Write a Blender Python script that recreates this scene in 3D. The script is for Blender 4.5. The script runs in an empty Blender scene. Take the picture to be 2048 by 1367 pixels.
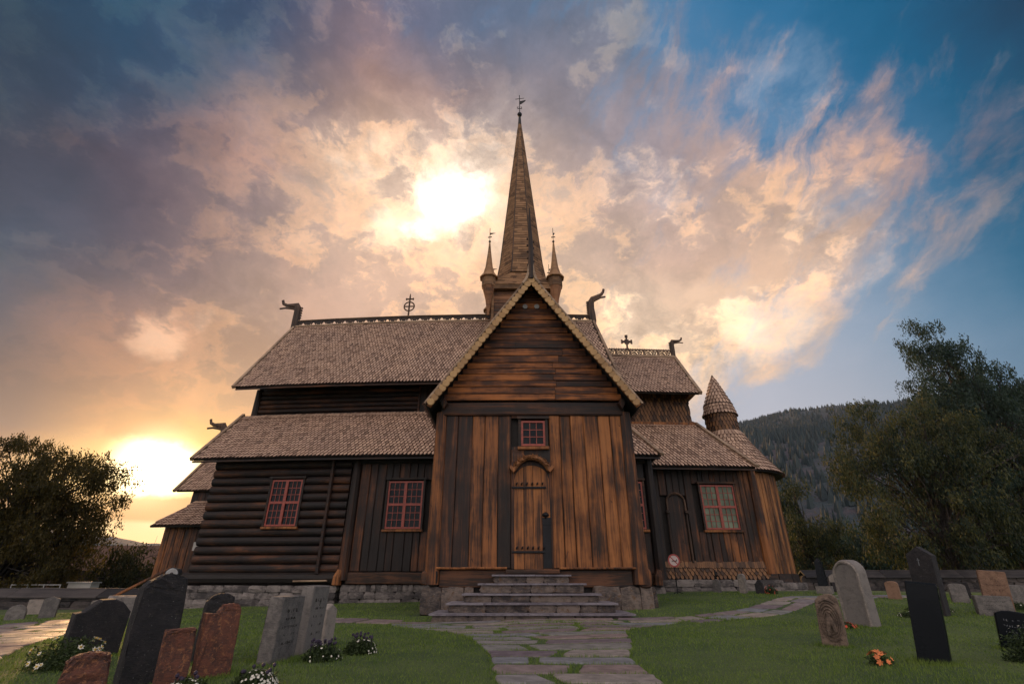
import bpy, math, random
import numpy as np
from mathutils import Vector, Matrix
R = math.radians
random.seed(7)
rng = np.random.default_rng(11)
scene = bpy.context.scene
C = scene.collection

# ------------------------------------------------------------ camera, light, exposure
cam_d = bpy.data.cameras.new('camera')
cam_d.sensor_width = 36.0
cam_d.lens = 985.0 / 2048.0 * 36.0
cam_d.clip_start = 0.05
cam_d.clip_end = 9000.0
cam = bpy.data.objects.new('camera', cam_d)
cam.location = (0, 0, .75)
cam.rotation_euler = (R(90 + 25.8), 0, 0)
C.objects.link(cam)
scene.camera = cam
scene.view_settings.view_transform = 'Standard'
scene.view_settings.look = 'None'
scene.view_settings.exposure = 0.0
scene.view_settings.gamma = 1.0
scene.view_settings.use_curve_mapping = False
scene.render.engine = 'CYCLES'
scene.cycles.max_bounces = 6
scene.cycles.volume_bounces = 0

SUN_EL, SUN_AZ = 9.4, -35.6          # azimuth measured from +Y towards +X
sd = Vector((math.sin(R(SUN_AZ)) * math.cos(R(SUN_EL)), math.cos(R(SUN_AZ)) * math.cos(R(SUN_EL)), math.sin(R(SUN_EL))))
sun_d = bpy.data.lights.new('sun', 'SUN')
sun_d.energy = 3.8
sun_d.angle = R(0.6)
sun_d.color = (1.0, .56, .24)
sun = bpy.data.objects.new('sun', sun_d)
sun.rotation_euler = sd.to_track_quat('Z', 'Y').to_euler()
C.objects.link(sun)


def lin(c):
    return tuple(((x / 255) / 12.92 if x / 255 <= .04045 else ((x / 255 + .055) / 1.055) ** 2.4) for x in c)


class NT:
    """small node-graph helper"""
    def __init__(s, nt):
        s.nt = nt
    def n(s, t, **k):
        nd = s.nt.nodes.new(t)
        for a, b in k.items():
            setattr(nd, a, b)
        return nd
    def put(s, sock, v):
        if isinstance(v, bpy.types.NodeSocket):
            s.nt.links.new(v, sock)
        elif v is not None:
            if hasattr(sock.default_value, '__len__') and not hasattr(v, '__len__'):
                v = [v] * len(sock.default_value)
            if hasattr(v, '__len__') and len(v) == 3 and len(sock.default_value) == 4:
                v = tuple(v) + (1,)
            sock.default_value = v
    def m(s, op, a, b=None, c=None, clamp=False):
        nd = s.n('ShaderNodeMath', operation=op, use_clamp=clamp)
        for i, v in enumerate((a, b, c)):
            if v is not None:
                s.put(nd.inputs[i], v)
        return nd.outputs[0]
    def v(s, op, a, b=None):
        nd = s.n('ShaderNodeVectorMath', operation=op)
        s.put(nd.inputs[0], a)
        if b is not None:
            s.put(nd.inputs[3] if op == 'SCALE' else nd.inputs[1], b)
        return nd.outputs['Value'] if op in ('DOT_PRODUCT', 'LENGTH') else nd.outputs['Vector']
    def noise(s, vec, scale, detail=4, rough=.55, dist=0, col=False):
        nd = s.n('ShaderNodeTexNoise')
        s.put(nd.inputs['Vector'], vec)
        nd.inputs['Scale'].default_value = scale
        nd.inputs['Detail'].default_value = detail
        nd.inputs['Roughness'].default_value = rough
        nd.inputs['Distortion'].default_value = dist
        return nd.outputs['Color' if col else 'Fac']
    def mix(s, f, a, b, blend='MIX'):
        nd = s.n('ShaderNodeMix', data_type='RGBA', blend_type=blend)
        s.put(nd.inputs[0], f)
        s.put(nd.inputs[6], a)
        s.put(nd.inputs[7], b)
        return nd.outputs[2]
    def mr(s, x, a, b, c=0., d=1., smooth=True):
        nd = s.n('ShaderNodeMapRange', interpolation_type='SMOOTHSTEP' if smooth else 'LINEAR')
        for i, q in enumerate((x, a, b, c, d)):
            s.put(nd.inputs[i], q)
        return nd.outputs[0]
    def ramp(s, fac, stops, interp='LINEAR'):
        nd = s.n('ShaderNodeValToRGB')
        s.put(nd.inputs[0], fac)
        cr = nd.color_ramp
        cr.interpolation = interp
        while len(cr.elements) < len(stops):
            cr.elements.new(1.0)
        for e, (p, c) in zip(cr.elements, stops):
            e.position = p
            e.color = tuple(c) if len(c) == 4 else tuple(c) + (1,)
        return nd.outputs
    def comb(s, x, y, z):
        nd = s.n('ShaderNodeCombineXYZ')
        for i, q in enumerate((x, y, z)):
            s.put(nd.inputs[i], q)
        return nd.outputs[0]


# ------------------------------------------------------------ sky (world): Nishita plus cloud layers by direction
FPX, TH = 985.0, R(25.8)


def pix(az, el):
    """where a direction would stand in the reference view; only used to sample the colour table of the sky"""
    d = Vector((math.sin(az) * math.cos(el), math.cos(az) * math.cos(el), math.sin(el)))
    F = d.y * math.cos(TH) + d.z * math.sin(TH)
    U = -d.y * math.sin(TH) + d.z * math.cos(TH)
    F = max(F, .12)
    return 1024 + FPX * d.x / F, 683.5 - FPX * U / F


def azel(u, v):
    x, y = (u - 1024) / FPX, (683.5 - v) / FPX
    d = Vector((x, math.cos(TH) - y * math.sin(TH), math.sin(TH) + y * math.cos(TH))).normalized()
    return math.atan2(d.x, d.y), math.asin(d.z), d


SKY_U = [0, 256, 512, 768, 1024, 1280, 1536, 1792, 2048]
SKY_V = [0, 150, 300, 450, 600, 750, 850, 885, 898, 978, 992, 1038, 1048, 1066, 1160]
SKY_C = [
    [(36, 54, 74), (38, 70, 98), (68, 84, 112), (132, 122, 138), (112, 128, 152), (124, 132, 148), (110, 128, 156), (120, 124, 142), (80, 95, 115)],
    [(52, 64, 80), (46, 68, 94), (86, 98, 120), (206, 164, 142), (150, 142, 148), (130, 132, 144), (200, 168, 155), (140, 132, 145), (105, 112, 130)],
    [(58, 54, 68), (96, 82, 92), (160, 134, 130), (236, 204, 178), (198, 176, 164), (164, 156, 164), (212, 180, 158), (172, 146, 144), (112, 114, 130)],
    [(72, 78, 96), (92, 78, 88), (158, 136, 130), (240, 210, 184), (236, 204, 176), (212, 184, 170), (222, 190, 166), (202, 168, 150), (110, 124, 142)],
    [(64, 72, 90), (118, 98, 102), (196, 162, 142), (228, 194, 168), (228, 196, 168), (238, 206, 176), (232, 200, 170), (206, 178, 160), (120, 130, 148)],
    [(92, 72, 74), (150, 110, 94), (212, 166, 132), (214, 174, 142), (220, 184, 152), (240, 208, 172), (226, 194, 168), (200, 180, 170), (130, 140, 156)],
    [(128, 98, 90), (216, 154, 108), (228, 176, 128), (224, 180, 138), (224, 186, 152), (232, 200, 168), (190, 184, 186), (165, 172, 184), (140, 150, 165)],
    [(170, 116, 84), (236, 172, 110), (240, 188, 124), (226, 182, 138), (220, 184, 152), (220, 194, 172), (180, 180, 188), (160, 168, 182), (140, 150, 165)],
    [(225, 170, 110), (252, 206, 116), (252, 200, 116), (232, 188, 140), (220, 184, 152), (214, 192, 176), (178, 180, 188), (160, 168, 182), (140, 150, 165)],
    [(235, 180, 120), (254, 212, 124), (252, 204, 120), (232, 188, 140), (220, 184, 152), (210, 192, 180), (176, 180, 188), (160, 168, 182), (140, 150, 165)],
    [(180, 118, 76), (222, 152, 84), (225, 160, 95), (226, 176, 128), (220, 184, 152), (208, 192, 182), (176, 180, 188), (160, 168, 182), (140, 150, 165)],
    [(170, 108, 70), (206, 138, 84), (214, 150, 92), (220, 170, 126), (218, 182, 152), (206, 192, 184), (176, 180, 188), (160, 168, 182), (140, 150, 165)],
    [(235, 185, 130), (255, 232, 180), (250, 220, 170), (232, 188, 140), (218, 182, 152), (206, 192, 184), (176, 180, 188), (160, 168, 182), (140, 150, 165)],
    [(225, 175, 125), (252, 214, 160), (245, 210, 160), (230, 186, 140), (218, 182, 152), (206, 192, 184), (176, 180, 188), (160, 168, 182), (140, 150, 165)],
    [(210, 160, 115), (235, 190, 140), (230, 190, 145), (222, 182, 140), (214, 182, 156), (200, 188, 184), (176, 180, 188), (160, 168, 182), (140, 150, 165)]]
SKY_A = [
    [1, 1, 1, .9, .9, .62, .36, .42, .30],
    [1, 1, 1, 1, 1, .82, .58, .58, .56],
    [1, 1, 1, 1, 1, .76, .66, .62, .60],
    [.95, 1, 1, 1, 1, .86, .80, .66, .48],
    [1, 1, 1, 1, 1, 1, .66, .56, .18],
    [1, 1, 1, 1, 1, 1, .62, .24, 0],
    [1, 1, 1, 1, 1, .9, .05, 0, 0],
    [1, 1, 1, 1, 1, .7, 0, 0, 0]] + [[1, 1, 1, 1, 1, .5, 0, 0, 0]] * 7
CLR_V = [0, 300, 600, 850, 1160]
CLR_C = [
    [(30, 55, 80), (36, 68, 96), (70, 100, 132), (78, 118, 156), (84, 124, 160), (84, 126, 164), (52, 108, 148), (10, 80, 114), (2, 58, 84)],
    [(50, 66, 90), (70, 90, 115), (110, 120, 140), (130, 140, 158), (140, 150, 170), (108, 142, 176), (84, 126, 164), (34, 98, 138), (8, 76, 108)],
    [(60, 80, 104), (100, 112, 130), (140, 145, 155), (160, 162, 172), (170, 172, 182), (160, 170, 190), (160, 172, 190), (126, 150, 174), (66, 112, 142)],
    [(120, 110, 110), (200, 160, 130), (200, 170, 150), (190, 175, 170), (190, 182, 182), (184, 184, 192), (202, 196, 202), (176, 176, 184), (112, 134, 156)],
    [(210, 160, 115), (225, 180, 135), (215, 180, 145), (200, 180, 160), (196, 186, 182), (190, 188, 192), (180, 186, 196), (160, 172, 190), (120, 142, 162)]]
BACK = (1.22, 1.10, 1.08, .85)      # unseen sky behind the camera, brightened to light the roofs and front


def table(tab, U, V, u, v, alpha=None):
    u = min(max(u, U[0]), U[-1]); v = min(max(v, V[0]), V[-1])
    i = max(k for k in range(len(U) - 1) if U[k] <= u); j = max(k for k in range(len(V) - 1) if V[k] <= v)
    a = (u - U[i]) / (U[i + 1] - U[i]); b = (v - V[j]) / (V[j + 1] - V[j])
    def L(jj, ii):
        c = lin(tab[jj][ii])
        g_ = .3 * c[0] + .55 * c[1] + .15 * c[2]
        c = tuple(max(0., g_ + (x - g_) * 1.08) for x in c)
        return np.array(c + ((alpha[jj][ii] if alpha else 1.0),))
    return (L(j, i) * (1 - a) + L(j, i + 1) * a) * (1 - b) + (L(j + 1, i) * (1 - a) + L(j + 1, i + 1) * a) * b


world = bpy.data.worlds.new('World')
scene.world = world
world.use_nodes = True
world.node_tree.nodes.clear()
W = NT(world.node_tree)
tc = W.n('ShaderNodeTexCoord').outputs['Generated']
D0 = W.v('NORMALIZE', tc)
sp = W.n('ShaderNodeSeparateXYZ'); W.put(sp.inputs[0], D0)
el0 = W.m('ARCSINE', sp.outputs[2])
high = W.mr(el0, R(7), R(26))
# domain warp, weaker near the horizon
streak = W.v('MULTIPLY', D0, (1., .8, 1.5))
w1 = W.v('SUBTRACT', W.noise(streak, 2.6, 6, .6, 0, True), (.5, .5, .5))
w2 = W.v('SUBTRACT', W.noise(streak, 9, 6, .62, 0, True), (.5, .5, .5))
wv = W.v('ADD', W.v('SCALE', w1, .22), W.v('SCALE', w2, .07))
D1 = W.v('NORMALIZE', W.v('ADD', D0, W.v('SCALE', wv, high)))
sp = W.n('ShaderNodeSeparateXYZ'); W.put(sp.inputs[0], D1)
az = W.m('ARCTAN2', sp.outputs[0], sp.outputs[1])
el = W.m('ARCSINE', sp.outputs[2])
azf = W.m('DIVIDE', W.m('ADD', az, math.pi), 2 * math.pi)
AZ = [-180, -120, -75, -60, -52, -46, -40, -34, -28, -21, -14, -7, 0, 7, 14, 21, 28, 34, 40, 46, 52, 60, 75, 120, 180]


def grid(tab, V, els, alpha=None):
    prev = None
    for k, e in enumerate(els):
        stops = []
        for a in AZ:
            if abs(a) > 100:
                t = np.array(BACK)
                if alpha is None:
                    t = np.array((.50, .68, .95, 1.))
            else:
                u, v = pix(R(a), R(e))
                t = table(tab, SKY_U, V, u, v, alpha)
            stops.append((min(max((a + 180) / 360, 0), 1), tuple(float(q) for q in t)))
        r = W.ramp(azf, stops)
        if prev is None:
            prev = (r[0], r[1])
        else:
            f = W.mr(el, R(els[k - 1]), R(e), smooth=False)
            prev = (W.mix(f, prev[0], r[0]), W.m('ADD', W.m('MULTIPLY', prev[1], W.m('SUBTRACT', 1., f)), W.m('MULTIPLY', r[1], f)))
    return prev


def eld(u, v):
    return math.degrees(azel(u, v)[1])


els = [-1] + sorted([eld(300, v) for v in (1066, 1048, 1038, 992, 978, 898, 885)]) + [15, 19, 24, 29, 34, 39, 44, 49, 54, 60, 70]
cloud, cov = grid(SKY_C, SKY_V, els, SKY_A)
clear, _ = grid(CLR_C, CLR_V, [0, 12, 22, 32, 42, 52, 62])
# cover: ragged streaks that fan out of the low left
nz = W.noise(W.v('MULTIPLY', D0, (1.3, 1.0, 2.1)), 3.4, 9, .62, .35)
nz2 = W.noise(W.v('MULTIPLY', D0, (2.2, 1.0, 1.4)), 9.0, 7, .6, .6)
sp0 = W.n('ShaderNodeSeparateXYZ'); W.put(sp0.inputs[0], W.v('ADD', D0, W.v('SCALE', w2, .05)))
az_ = W.m('ARCTAN2', sp0.outputs[0], sp0.outputs[1]); el_ = W.m('ARCSINE', sp0.outputs[2])
cf, sf = math.cos(R(38)), math.sin(R(38))
q1 = W.m('ADD', W.m('MULTIPLY', az_, cf), W.m('MULTIPLY', el_, sf)); q2 = W.m('SUBTRACT', W.m('MULTIPLY', el_, cf), W.m('MULTIPLY', az_, sf))
cir = W.noise(W.comb(W.m('MULTIPLY', q1, 2.2), W.m('MULTIPLY', q2, 6.5), 0.), 1.9, 9, .64, .5)
nn = W.m('ADD', W.m('ADD', W.m('MULTIPLY', nz, .30), W.m('MULTIPLY', nz2, .20)), W.m('MULTIPLY', cir, .50))
t0 = W.m('SUBTRACT', .80, W.m('MULTIPLY', cov, .62))
cover = W.mr(nn, t0, W.m('ADD', t0, .22))
# light and dark billows inside the cloud
b1 = W.noise(W.v('ADD', D0, W.v('SCALE', w1, .25)), 4.2, 9, .6, .5)
b2 = W.noise(W.v('ADD', D0, W.v('SCALE', w2, .16)), 15, 7, .58, .2)
bil = W.m('ADD', W.m('MULTIPLY', b1, .7), W.m('MULTIPLY', b2, .3))
bb = W.mr(bil, .32, .68, .80, 1.26)
bb = W.m('ADD', W.m('MULTIPLY', bb, high), W.m('SUBTRACT', 1., high))
cloud = W.v('SCALE', cloud, bb)
# heaped masses: darker undersides with torn, lit edges
m1 = W.noise(W.v('ADD', W.v('MULTIPLY', D0, (1., .9, 1.7)), W.v('SCALE', w2, .10)), 3.1, 11, .60, .3)
m2 = W.noise(W.v('ADD', W.v('MULTIPLY', D0, (1.2, 1.3, 1.6)), W.v('SCALE', w2, .12)), 8.5, 9, .62, .2)
mm_ = W.m('ADD', W.m('MULTIPLY', m1, .62), W.m('MULTIPLY', m2, .38))
dk = W.m('MULTIPLY', W.mr(mm_, .475, .535), high)
lt = W.m('MULTIPLY', W.m('MULTIPLY', W.mr(mm_, .415, .475), W.mr(mm_, .52, .475)), high)
cloud = W.mix(W.m('MULTIPLY', dk, .72), cloud, W.mix(1., cloud, (.73, .73, .80, 1), 'MULTIPLY'))
cloud = W.mix(W.m('MULTIPLY', lt, .8), cloud, W.mix(1., cloud, (1.34, 1.20, 1.02, 1), 'MULTIPLY'))
tint = W.mr(b1, .35, .65)
cloud = W.mix(W.m('MULTIPLY', tint, W.m('MULTIPLY', high, .5)), cloud, W.mix(1., cloud, (1.12, .98, .86, 1), 'MULTIPLY'))
col = W.mix(cover, clear, cloud)
col = W.v('MAXIMUM', W.v('SUBTRACT', col, (.012, .007, .006)), (.0, .0, .0))


def blob(u, v, rad, power, colr, ragged=.5):
    _, _, d = azel(u, v)
    dot = W.v('DOT_PRODUCT', D1 if ragged else D0, tuple(d))
    f = W.mr(dot, math.cos(R(rad)), math.cos(R(rad * .12)))
    f = W.m('POWER', f, 1.1)
    if ragged:
        f = W.m('MULTIPLY', f, W.m('MULTIPLY', W.mr(bil, .34, .56), W.mr(mm_, .56, .44, .25, 1.)))
    return W.v('SCALE', tuple(x * power for x in colr), f)


for args in ((940, 390, 4.0, .55, (1., .92, .80)), (905, 430, 4.2, .55, (1., .92, .80)), (870, 385, 3.6, .4, (1., .90, .76)), (905, 400, 10, .34, (1., .84, .62)), (835, 475, 2.2, .7, (1., .88, .72)), (780, 480, 4, .35, (1., .86, .66)),
             (900, 290, 12, .18, (1., .82, .62)), (715, 300, 6, .28, (1., .8, .58)),
             (1365, 655, 8, .25, (1., .88, .68)), (1500, 640, 5, .25, (1., .86, .66)), (1290, 380, 6, .22, (1., .84, .66)),
             (1010, 240, 6, .22, (1., .84, .66)), (315, 690, 2.6, .38, (1., .66, .40)), (435, 680, 2.4, .45, (1., .6, .34)),
             (1260, 640, 5, .4, (1., .88, .66)), (1620, 500, 6, .2, (1., .84, .66)), (1560, 160, 5, .15, (1., .8, .66))):
    col = W.v('ADD', col, blob(*args))
# the sun behind thin cloud: disc, aureole and wide warm glow
sdot = W.v('DOT_PRODUCT', D0, tuple(sd))
low = W.mr(W.m('ADD', el0, W.m('MULTIPLY', W.m('SUBTRACT', b2, .5), .035)), R(eld(310, 998)), R(eld(310, 976)), .22, 1.)
top_ = W.mr(W.m('ADD', el0, W.m('MULTIPLY', W.m('SUBTRACT', b2, .5), .05)), R(eld(310, 900)), R(eld(310, 868)), 1., .30)
low = W.m('MULTIPLY', low, top_)
core = W.m('MULTIPLY', W.m('POWER', W.mr(sdot, math.cos(R(5.0)), 1.0, smooth=False), 2.6), low)
aur = W.m('MULTIPLY', W.m('POWER', W.mr(sdot, math.cos(R(12)), 1.0, smooth=False), 3.4), low)
wide = W.m('POWER', W.mr(sdot, math.cos(R(26)), 1.0), 2.2)
col = W.v('ADD', col, W.v('SCALE', (4.2, 3.6, 2.3), core))
col = W.v('ADD', col, W.v('SCALE', (.55, .36, .12), aur))
col = W.v('ADD', col, W.v('SCALE', (.09, .045, .01), wide))
nish = W.n('ShaderNodeTexSky', sky_type='NISHITA', sun_disc=False)
nish.sun_elevation = R(SUN_EL)
nish.sun_rotation = R(SUN_AZ)
bg1 = W.n('ShaderNodeBackground'); W.put(bg1.inputs[0], nish.outputs[0]); bg1.inputs[1].default_value = .008
bg2 = W.n('ShaderNodeBackground'); W.put(bg2.inputs[0], col); bg2.inputs[1].default_value = 1.0
ad = W.n('ShaderNodeAddShader')
W.put(ad.inputs[0], bg1.outputs[0]); W.put(ad.inputs[1], bg2.outputs[0])
wo = W.n('ShaderNodeOutputWorld')
world.node_tree.links.new(ad.outputs[0], wo.inputs[0])

# ------------------------------------------------------------ materials
MATS = {}


def material(name, build):
    m = bpy.data.materials.new(name)
    m.use_nodes = True
    nt = m.node_tree
    nt.nodes.clear()
    T = NT(nt)
    bs = T.n('ShaderNodeBsdfPrincipled')
    out = T.n('ShaderNodeOutputMaterial')
    nt.links.new(bs.outputs[0], out.inputs[0])
    T.pos = T.n('ShaderNodeNewGeometry').outputs['Position']
    att = T.n('ShaderNodeAttribute', attribute_name='tint')
    oi = T.n('ShaderNodeObjectInfo')
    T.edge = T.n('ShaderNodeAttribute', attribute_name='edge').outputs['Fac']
    T.rnd = T.m('FRACT', T.m('ADD', att.outputs['Fac'], oi.outputs['Random']))
    build(T, bs, out)
    MATS[name] = m
    return m


def bump(T, bs, h, strength=.5, dist=.02):
    b = T.n('ShaderNodeBump')
    b.inputs['Strength'].default_value = strength
    b.inputs['Distance'].default_value = dist
    T.put(b.inputs['Height'], h)
    T.nt.links.new(b.outputs[0], bs.inputs['Normal'])


def wood(name, dark, mid, light, bias, axis='z', rough=.62, spread=.55):
    def f(T, bs, out):
        sc = {'z': (16, 16, .5), 'x': (.5, 16, 16), 'y': (16, .5, 16)}[axis]
        off = T.comb(T.m('MULTIPLY', T.rnd, 37.), T.m('MULTIPLY', T.rnd, 71.), T.m('MULTIPLY', T.rnd, 53.))
        p = T.v('ADD', T.v('MULTIPLY', T.pos, sc), off)
        fine = T.noise(p, 3.0, 5, .65, .4)
        ps = {'z': (7., 7., .38), 'x': (.38, 7., 7.), 'y': (7., .38, 7.)}[axis]
        blot = T.noise(T.v('ADD', T.v('MULTIPLY', T.pos, ps), off), 1.4, 5, .6, .6)
        big = T.noise(T.v('ADD', T.pos, off), .8, 4, .6)
        w = T.m('ADD', T.m('MULTIPLY', fine, .42), T.m('MULTIPLY', blot, .62))
        w = T.m('ADD', w, T.m('MULTIPLY', big, .70))
        w = T.m('ADD', w, T.m('MULTIPLY', T.m('SUBTRACT', T.rnd, .5), spread * .6))
        w = T.m('ADD', w, bias - .87)
        w = T.mr(w, -.17, .24)
        c = T.ramp(w, [(0, dark), (.45, mid), (1, light)])[0]
        ck = {'z': (46, 46, 1.1), 'x': (1.1, 46, 46), 'y': (46, 1.1, 46)}[axis]
        crack = T.noise(T.v('ADD', T.v('MULTIPLY', T.pos, ck), off), 1.0, 3, .6, .2)
        c = T.mix(T.mr(crack, .64, .70, 0, .8), c, tuple(x * .4 for x in dark[:3]) + (1,))
        knots = T.noise(T.v('MULTIPLY', T.pos, (7, 7, 3.4)), 1.0, 2, .5, 1.2)
        c = T.mix(T.mr(knots, .70, .78, 0, .7), c, tuple(x * .35 for x in dark[:3]) + (1,))
        T.put(bs.inputs['Base Color'], c)
        T.put(bs.inputs['Roughness'], T.mr(fine, .2, .8, rough - .12, rough + .15))
        bs.inputs['Specular IOR Level'].default_value = .35
        bump(T, bs, T.m('ADD', fine, T.m('MULTIPLY', blot, .4)), .55, .014)
    return material(name, f)


wood('tarred_planks', (.013, .010, .010), (.040, .019, .013), (.15, .056, .023), -.07, spread=.3)
wood('brown_planks', (.014, .010, .009), (.060, .025, .013), (.26, .098, .032), .02, spread=.3)
wood('golden_planks', (.018, .011, .008), (.145, .052, .016), (.33, .130, .040), .08, spread=.2)
wood('tarred_logs', (.010, .008, .009), (.036, .017, .011), (.12, .045, .020), -.05, 'x', spread=.3)
wood('gable_boards', (.011, .008, .008), (.075, .026, .011), (.36, .125, .034), .03, 'x', spread=.2)
wood('sill_beams', (.010, .008, .008), (.032, .017, .011), (.12, .050, .024), -.05, 'x')
wood('door_planks', (.018, .011, .008), (.095, .037, .015), (.32, .125, .040), .08, spread=.2)
wood('carved_hood', (.02, .012, .009), (.10, .042, .017), (.24, .105, .04), .0)
wood('pale_boards', (.12, .08, .055), (.26, .18, .12), (.40, .29, .20), .05, 'x', .7, .3)
wood('spire_boards', (.075, .040, .020), (.20, .108, .052), (.32, .18, .09), .04, 'x', .7, .35)
wood('tower_boards', (.035, .018, .012), (.15, .065, .03), (.28, .13, .06), .03, 'x')
wood('dark_carving', (.022, .015, .013), (.06, .034, .022), (.14, .08, .05), .0, 'z', .6, .3)
wood('apse_planks', (.03, .016, .010), (.16, .066, .024), (.34, .15, .052), .06, spread=.3)
wood('grey_wood', (.014, .013, .015), (.030, .027, .028), (.06, .052, .05), .0, 'x')
wood('brown_red_roof', (.03, .018, .014), (.07, .036, .026), (.11, .06, .04), .0, 'x')


def shingle_mat(name, c0, c1, c2, rough=.7):
    def f(T, bs, out):
        c = T.ramp(T.rnd, [(0, tuple(x * .7 for x in c0)), (.10, c0), (.35, c1), (.85, c2), (1, tuple(x * .75 for x in c1))])[0]
        g = T.noise(T.v('MULTIPLY', T.pos, (40, 9, 9)), 1.6, 4, .6)
        patch = T.noise(T.pos, .9, 4, .6)
        c = T.mix(T.mr(g, .3, .7, 0, .4), c, T.mix(1., c, (.55, .5, .48, 1), 'MULTIPLY'))
        c = T.mix(T.mr(patch, .40, .65, 0, .55), c, T.mix(1., c, (.72, .74, .8, 1), 'MULTIPLY'))
        c = T.mix(T.edge, c, tuple(x * q for x, q in zip(c0, (.30, .20, .18))) + (1,))  # gap shadow painted into the rim colour, along with tarred sides
        T.put(bs.inputs['Base Color'], c)
        bs.inputs['Roughness'].default_value = rough
        bump(T, bs, g, .4, .006)
    return material(name, f)


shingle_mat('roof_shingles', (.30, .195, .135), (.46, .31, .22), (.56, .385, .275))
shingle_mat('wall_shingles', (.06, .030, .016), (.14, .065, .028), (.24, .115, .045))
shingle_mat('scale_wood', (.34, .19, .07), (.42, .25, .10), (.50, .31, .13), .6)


def plain(name, c, rough=.6, metal=0., nscale=8., var=.25, bstr=.2, emis=None):
    def f(T, bs, out):
        g = T.noise(T.pos, nscale, 5, .6)
        cc = T.mix(T.mr(g, .3, .7), tuple(x * (1 - var) for x in c), tuple(min(1, x * (1 + var)) for x in c))
        T.put(bs.inputs['Base Color'], cc)
        bs.inputs['Roughness'].default_value = rough
        bs.inputs['Metallic'].default_value = metal
        bump(T, bs, g, bstr, .01)
    return material(name, f)


plain('red_paint', (.26, .048, .032), .5, nscale=14)
plain('black_iron', (.012, .013, .016), .5, .6)
plain('dark_core', (.015, .012, .011), .8)
plain('white_metal', (.30, .30, .30), .4)
plain('sheet_paper', (.38, .37, .35), .7, var=.05)
plain('lead_grey', (.16, .17, .19), .45, .5)
plain('sign_white', (.5, .42, .40), .5, var=.1)
plain('sign_red', (.32, .05, .045), .5, var=.1)


def glass(name, base, rough):
    def f(T, bs, out):
        g = T.noise(T.pos, 2.2, 3, .5)
        cc = T.mix(T.mr(g, .35, .65), base, tuple(x * .5 for x in base))
        cc = T.mix(T.m('MULTIPLY', T.rnd, .6), cc, tuple(x * .45 for x in base) + (1,))
        T.put(bs.inputs['Base Color'], cc)
        bs.inputs['Roughness'].default_value = rough
        bs.inputs['Specular IOR Level'].default_value = .16
        bump(T, bs, T.noise(T.pos, 6, 2, .5), .05, .01)
    return material(name, f)


glass('window_glass', (.004, .007, .012), .04)
glass('curtained_glass', (.19, .24, .17), .15)


def stone_mat(name, dark, light, lichen=None, amount=.0, rough=.85, nscale=3.):
    def f(T, bs, out):
        off = T.comb(T.m('MULTIPLY', T.rnd, 17.), 0., T.m('MULTIPLY', T.rnd, 23.))
        p = T.v('ADD', T.pos, off)
        a = T.noise(p, nscale, 8, .68, .3)
        b = T.noise(T.v('MULTIPLY', p, (1, 1, 3.5)), nscale * 3.2, 7, .7)
        m = T.m('ADD', T.m('MULTIPLY', a, .6), T.m('MULTIPLY', b, .4))
        m = T.m('ADD', m, T.m('MULTIPLY', T.m('SUBTRACT', T.rnd, .5), .16))
        c = T.mix(T.mr(m, .36, .62), dark, light)
        if lichen:
            l = T.noise(p, nscale * 2.6, 9, .75, .5)
            c = T.mix(T.mr(l, .62 - amount * .3, .70 - amount * .3), c, lichen)
            w = T.noise(p, nscale * 6, 6, .7)
            c = T.mix(T.mr(w, .64, .70, 0, .75), c, (.34, .33, .31, 1))
        T.put(bs.inputs['Base Color'], c)
        bs.inputs['Roughness'].default_value = rough
        bump(T, bs, m, .8, .03)
    return material(name, f)


stone_mat('foundation_stone', (.04, .036, .038), (.22, .195, .185), nscale=3.)
stone_mat('step_stone', (.028, .024, .026), (.17, .135, .115), (.11, .065, .035), .25, nscale=4.)
stone_mat('slate_slab', (.10, .09, .11), (.20, .185, .21), nscale=5.)
stone_mat('dark_granite', (.010, .010, .013), (.030, .026, .028), (.05, .042, .03), .1, nscale=9.)
stone_mat('lichen_stone', (.045, .026, .024), (.155, .055, .034), (.25, .105, .05), .30, nscale=11.)
stone_mat('grey_stone', (.09, .085, .085), (.19, .175, .165), (.22, .20, .17), .05, nscale=9.)
stone_mat('brown_stone', (.13, .075, .05), (.25, .15, .10), nscale=8.)
stone_mat('relief_stone', (.05, .035, .028), (.20, .145, .11), (.08, .055, .04), .3, nscale=6.)
stone_mat('pale_stone', (.14, .13, .12), (.30, .26, .23), nscale=9.)
stone_mat('wall_stone', (.014, .013, .016), (.075, .062, .058), nscale=1.6)


def polished(T, bs, out):
    bs.inputs['Base Color'].default_value = (.005, .007, .010, 1)
    bs.inputs['Specular IOR Level'].default_value = .12
    T.put(bs.inputs['Roughness'], T.mr(T.noise(T.pos, 5, 4), .3, .7, .2, .4))
material('polished_black', polished)


def flag(T, bs, out):
    c = T.ramp(T.rnd, [(0, (.16, .13, .155)), (.3, (.25, .19, .18)), (.55, (.19, .205, .235)), (.8, (.31, .26, .225)), (1, (.2, .205, .20))])[0]
    a = T.noise(T.pos, 5., 8, .7)
    c = T.mix(T.mr(a, .35, .65), c, T.mix(1., c, (.6, .6, .6, 1), 'MULTIPLY'))
    T.put(bs.inputs['Base Color'], c)
    T.put(bs.inputs['Roughness'], T.mr(a, .3, .7, .6, .85))
    bs.inputs['Specular IOR Level'].default_value = .3
    bump(T, bs, T.noise(T.pos, 18, 6, .65), .35, .01)
material('flagstone', flag)


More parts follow.
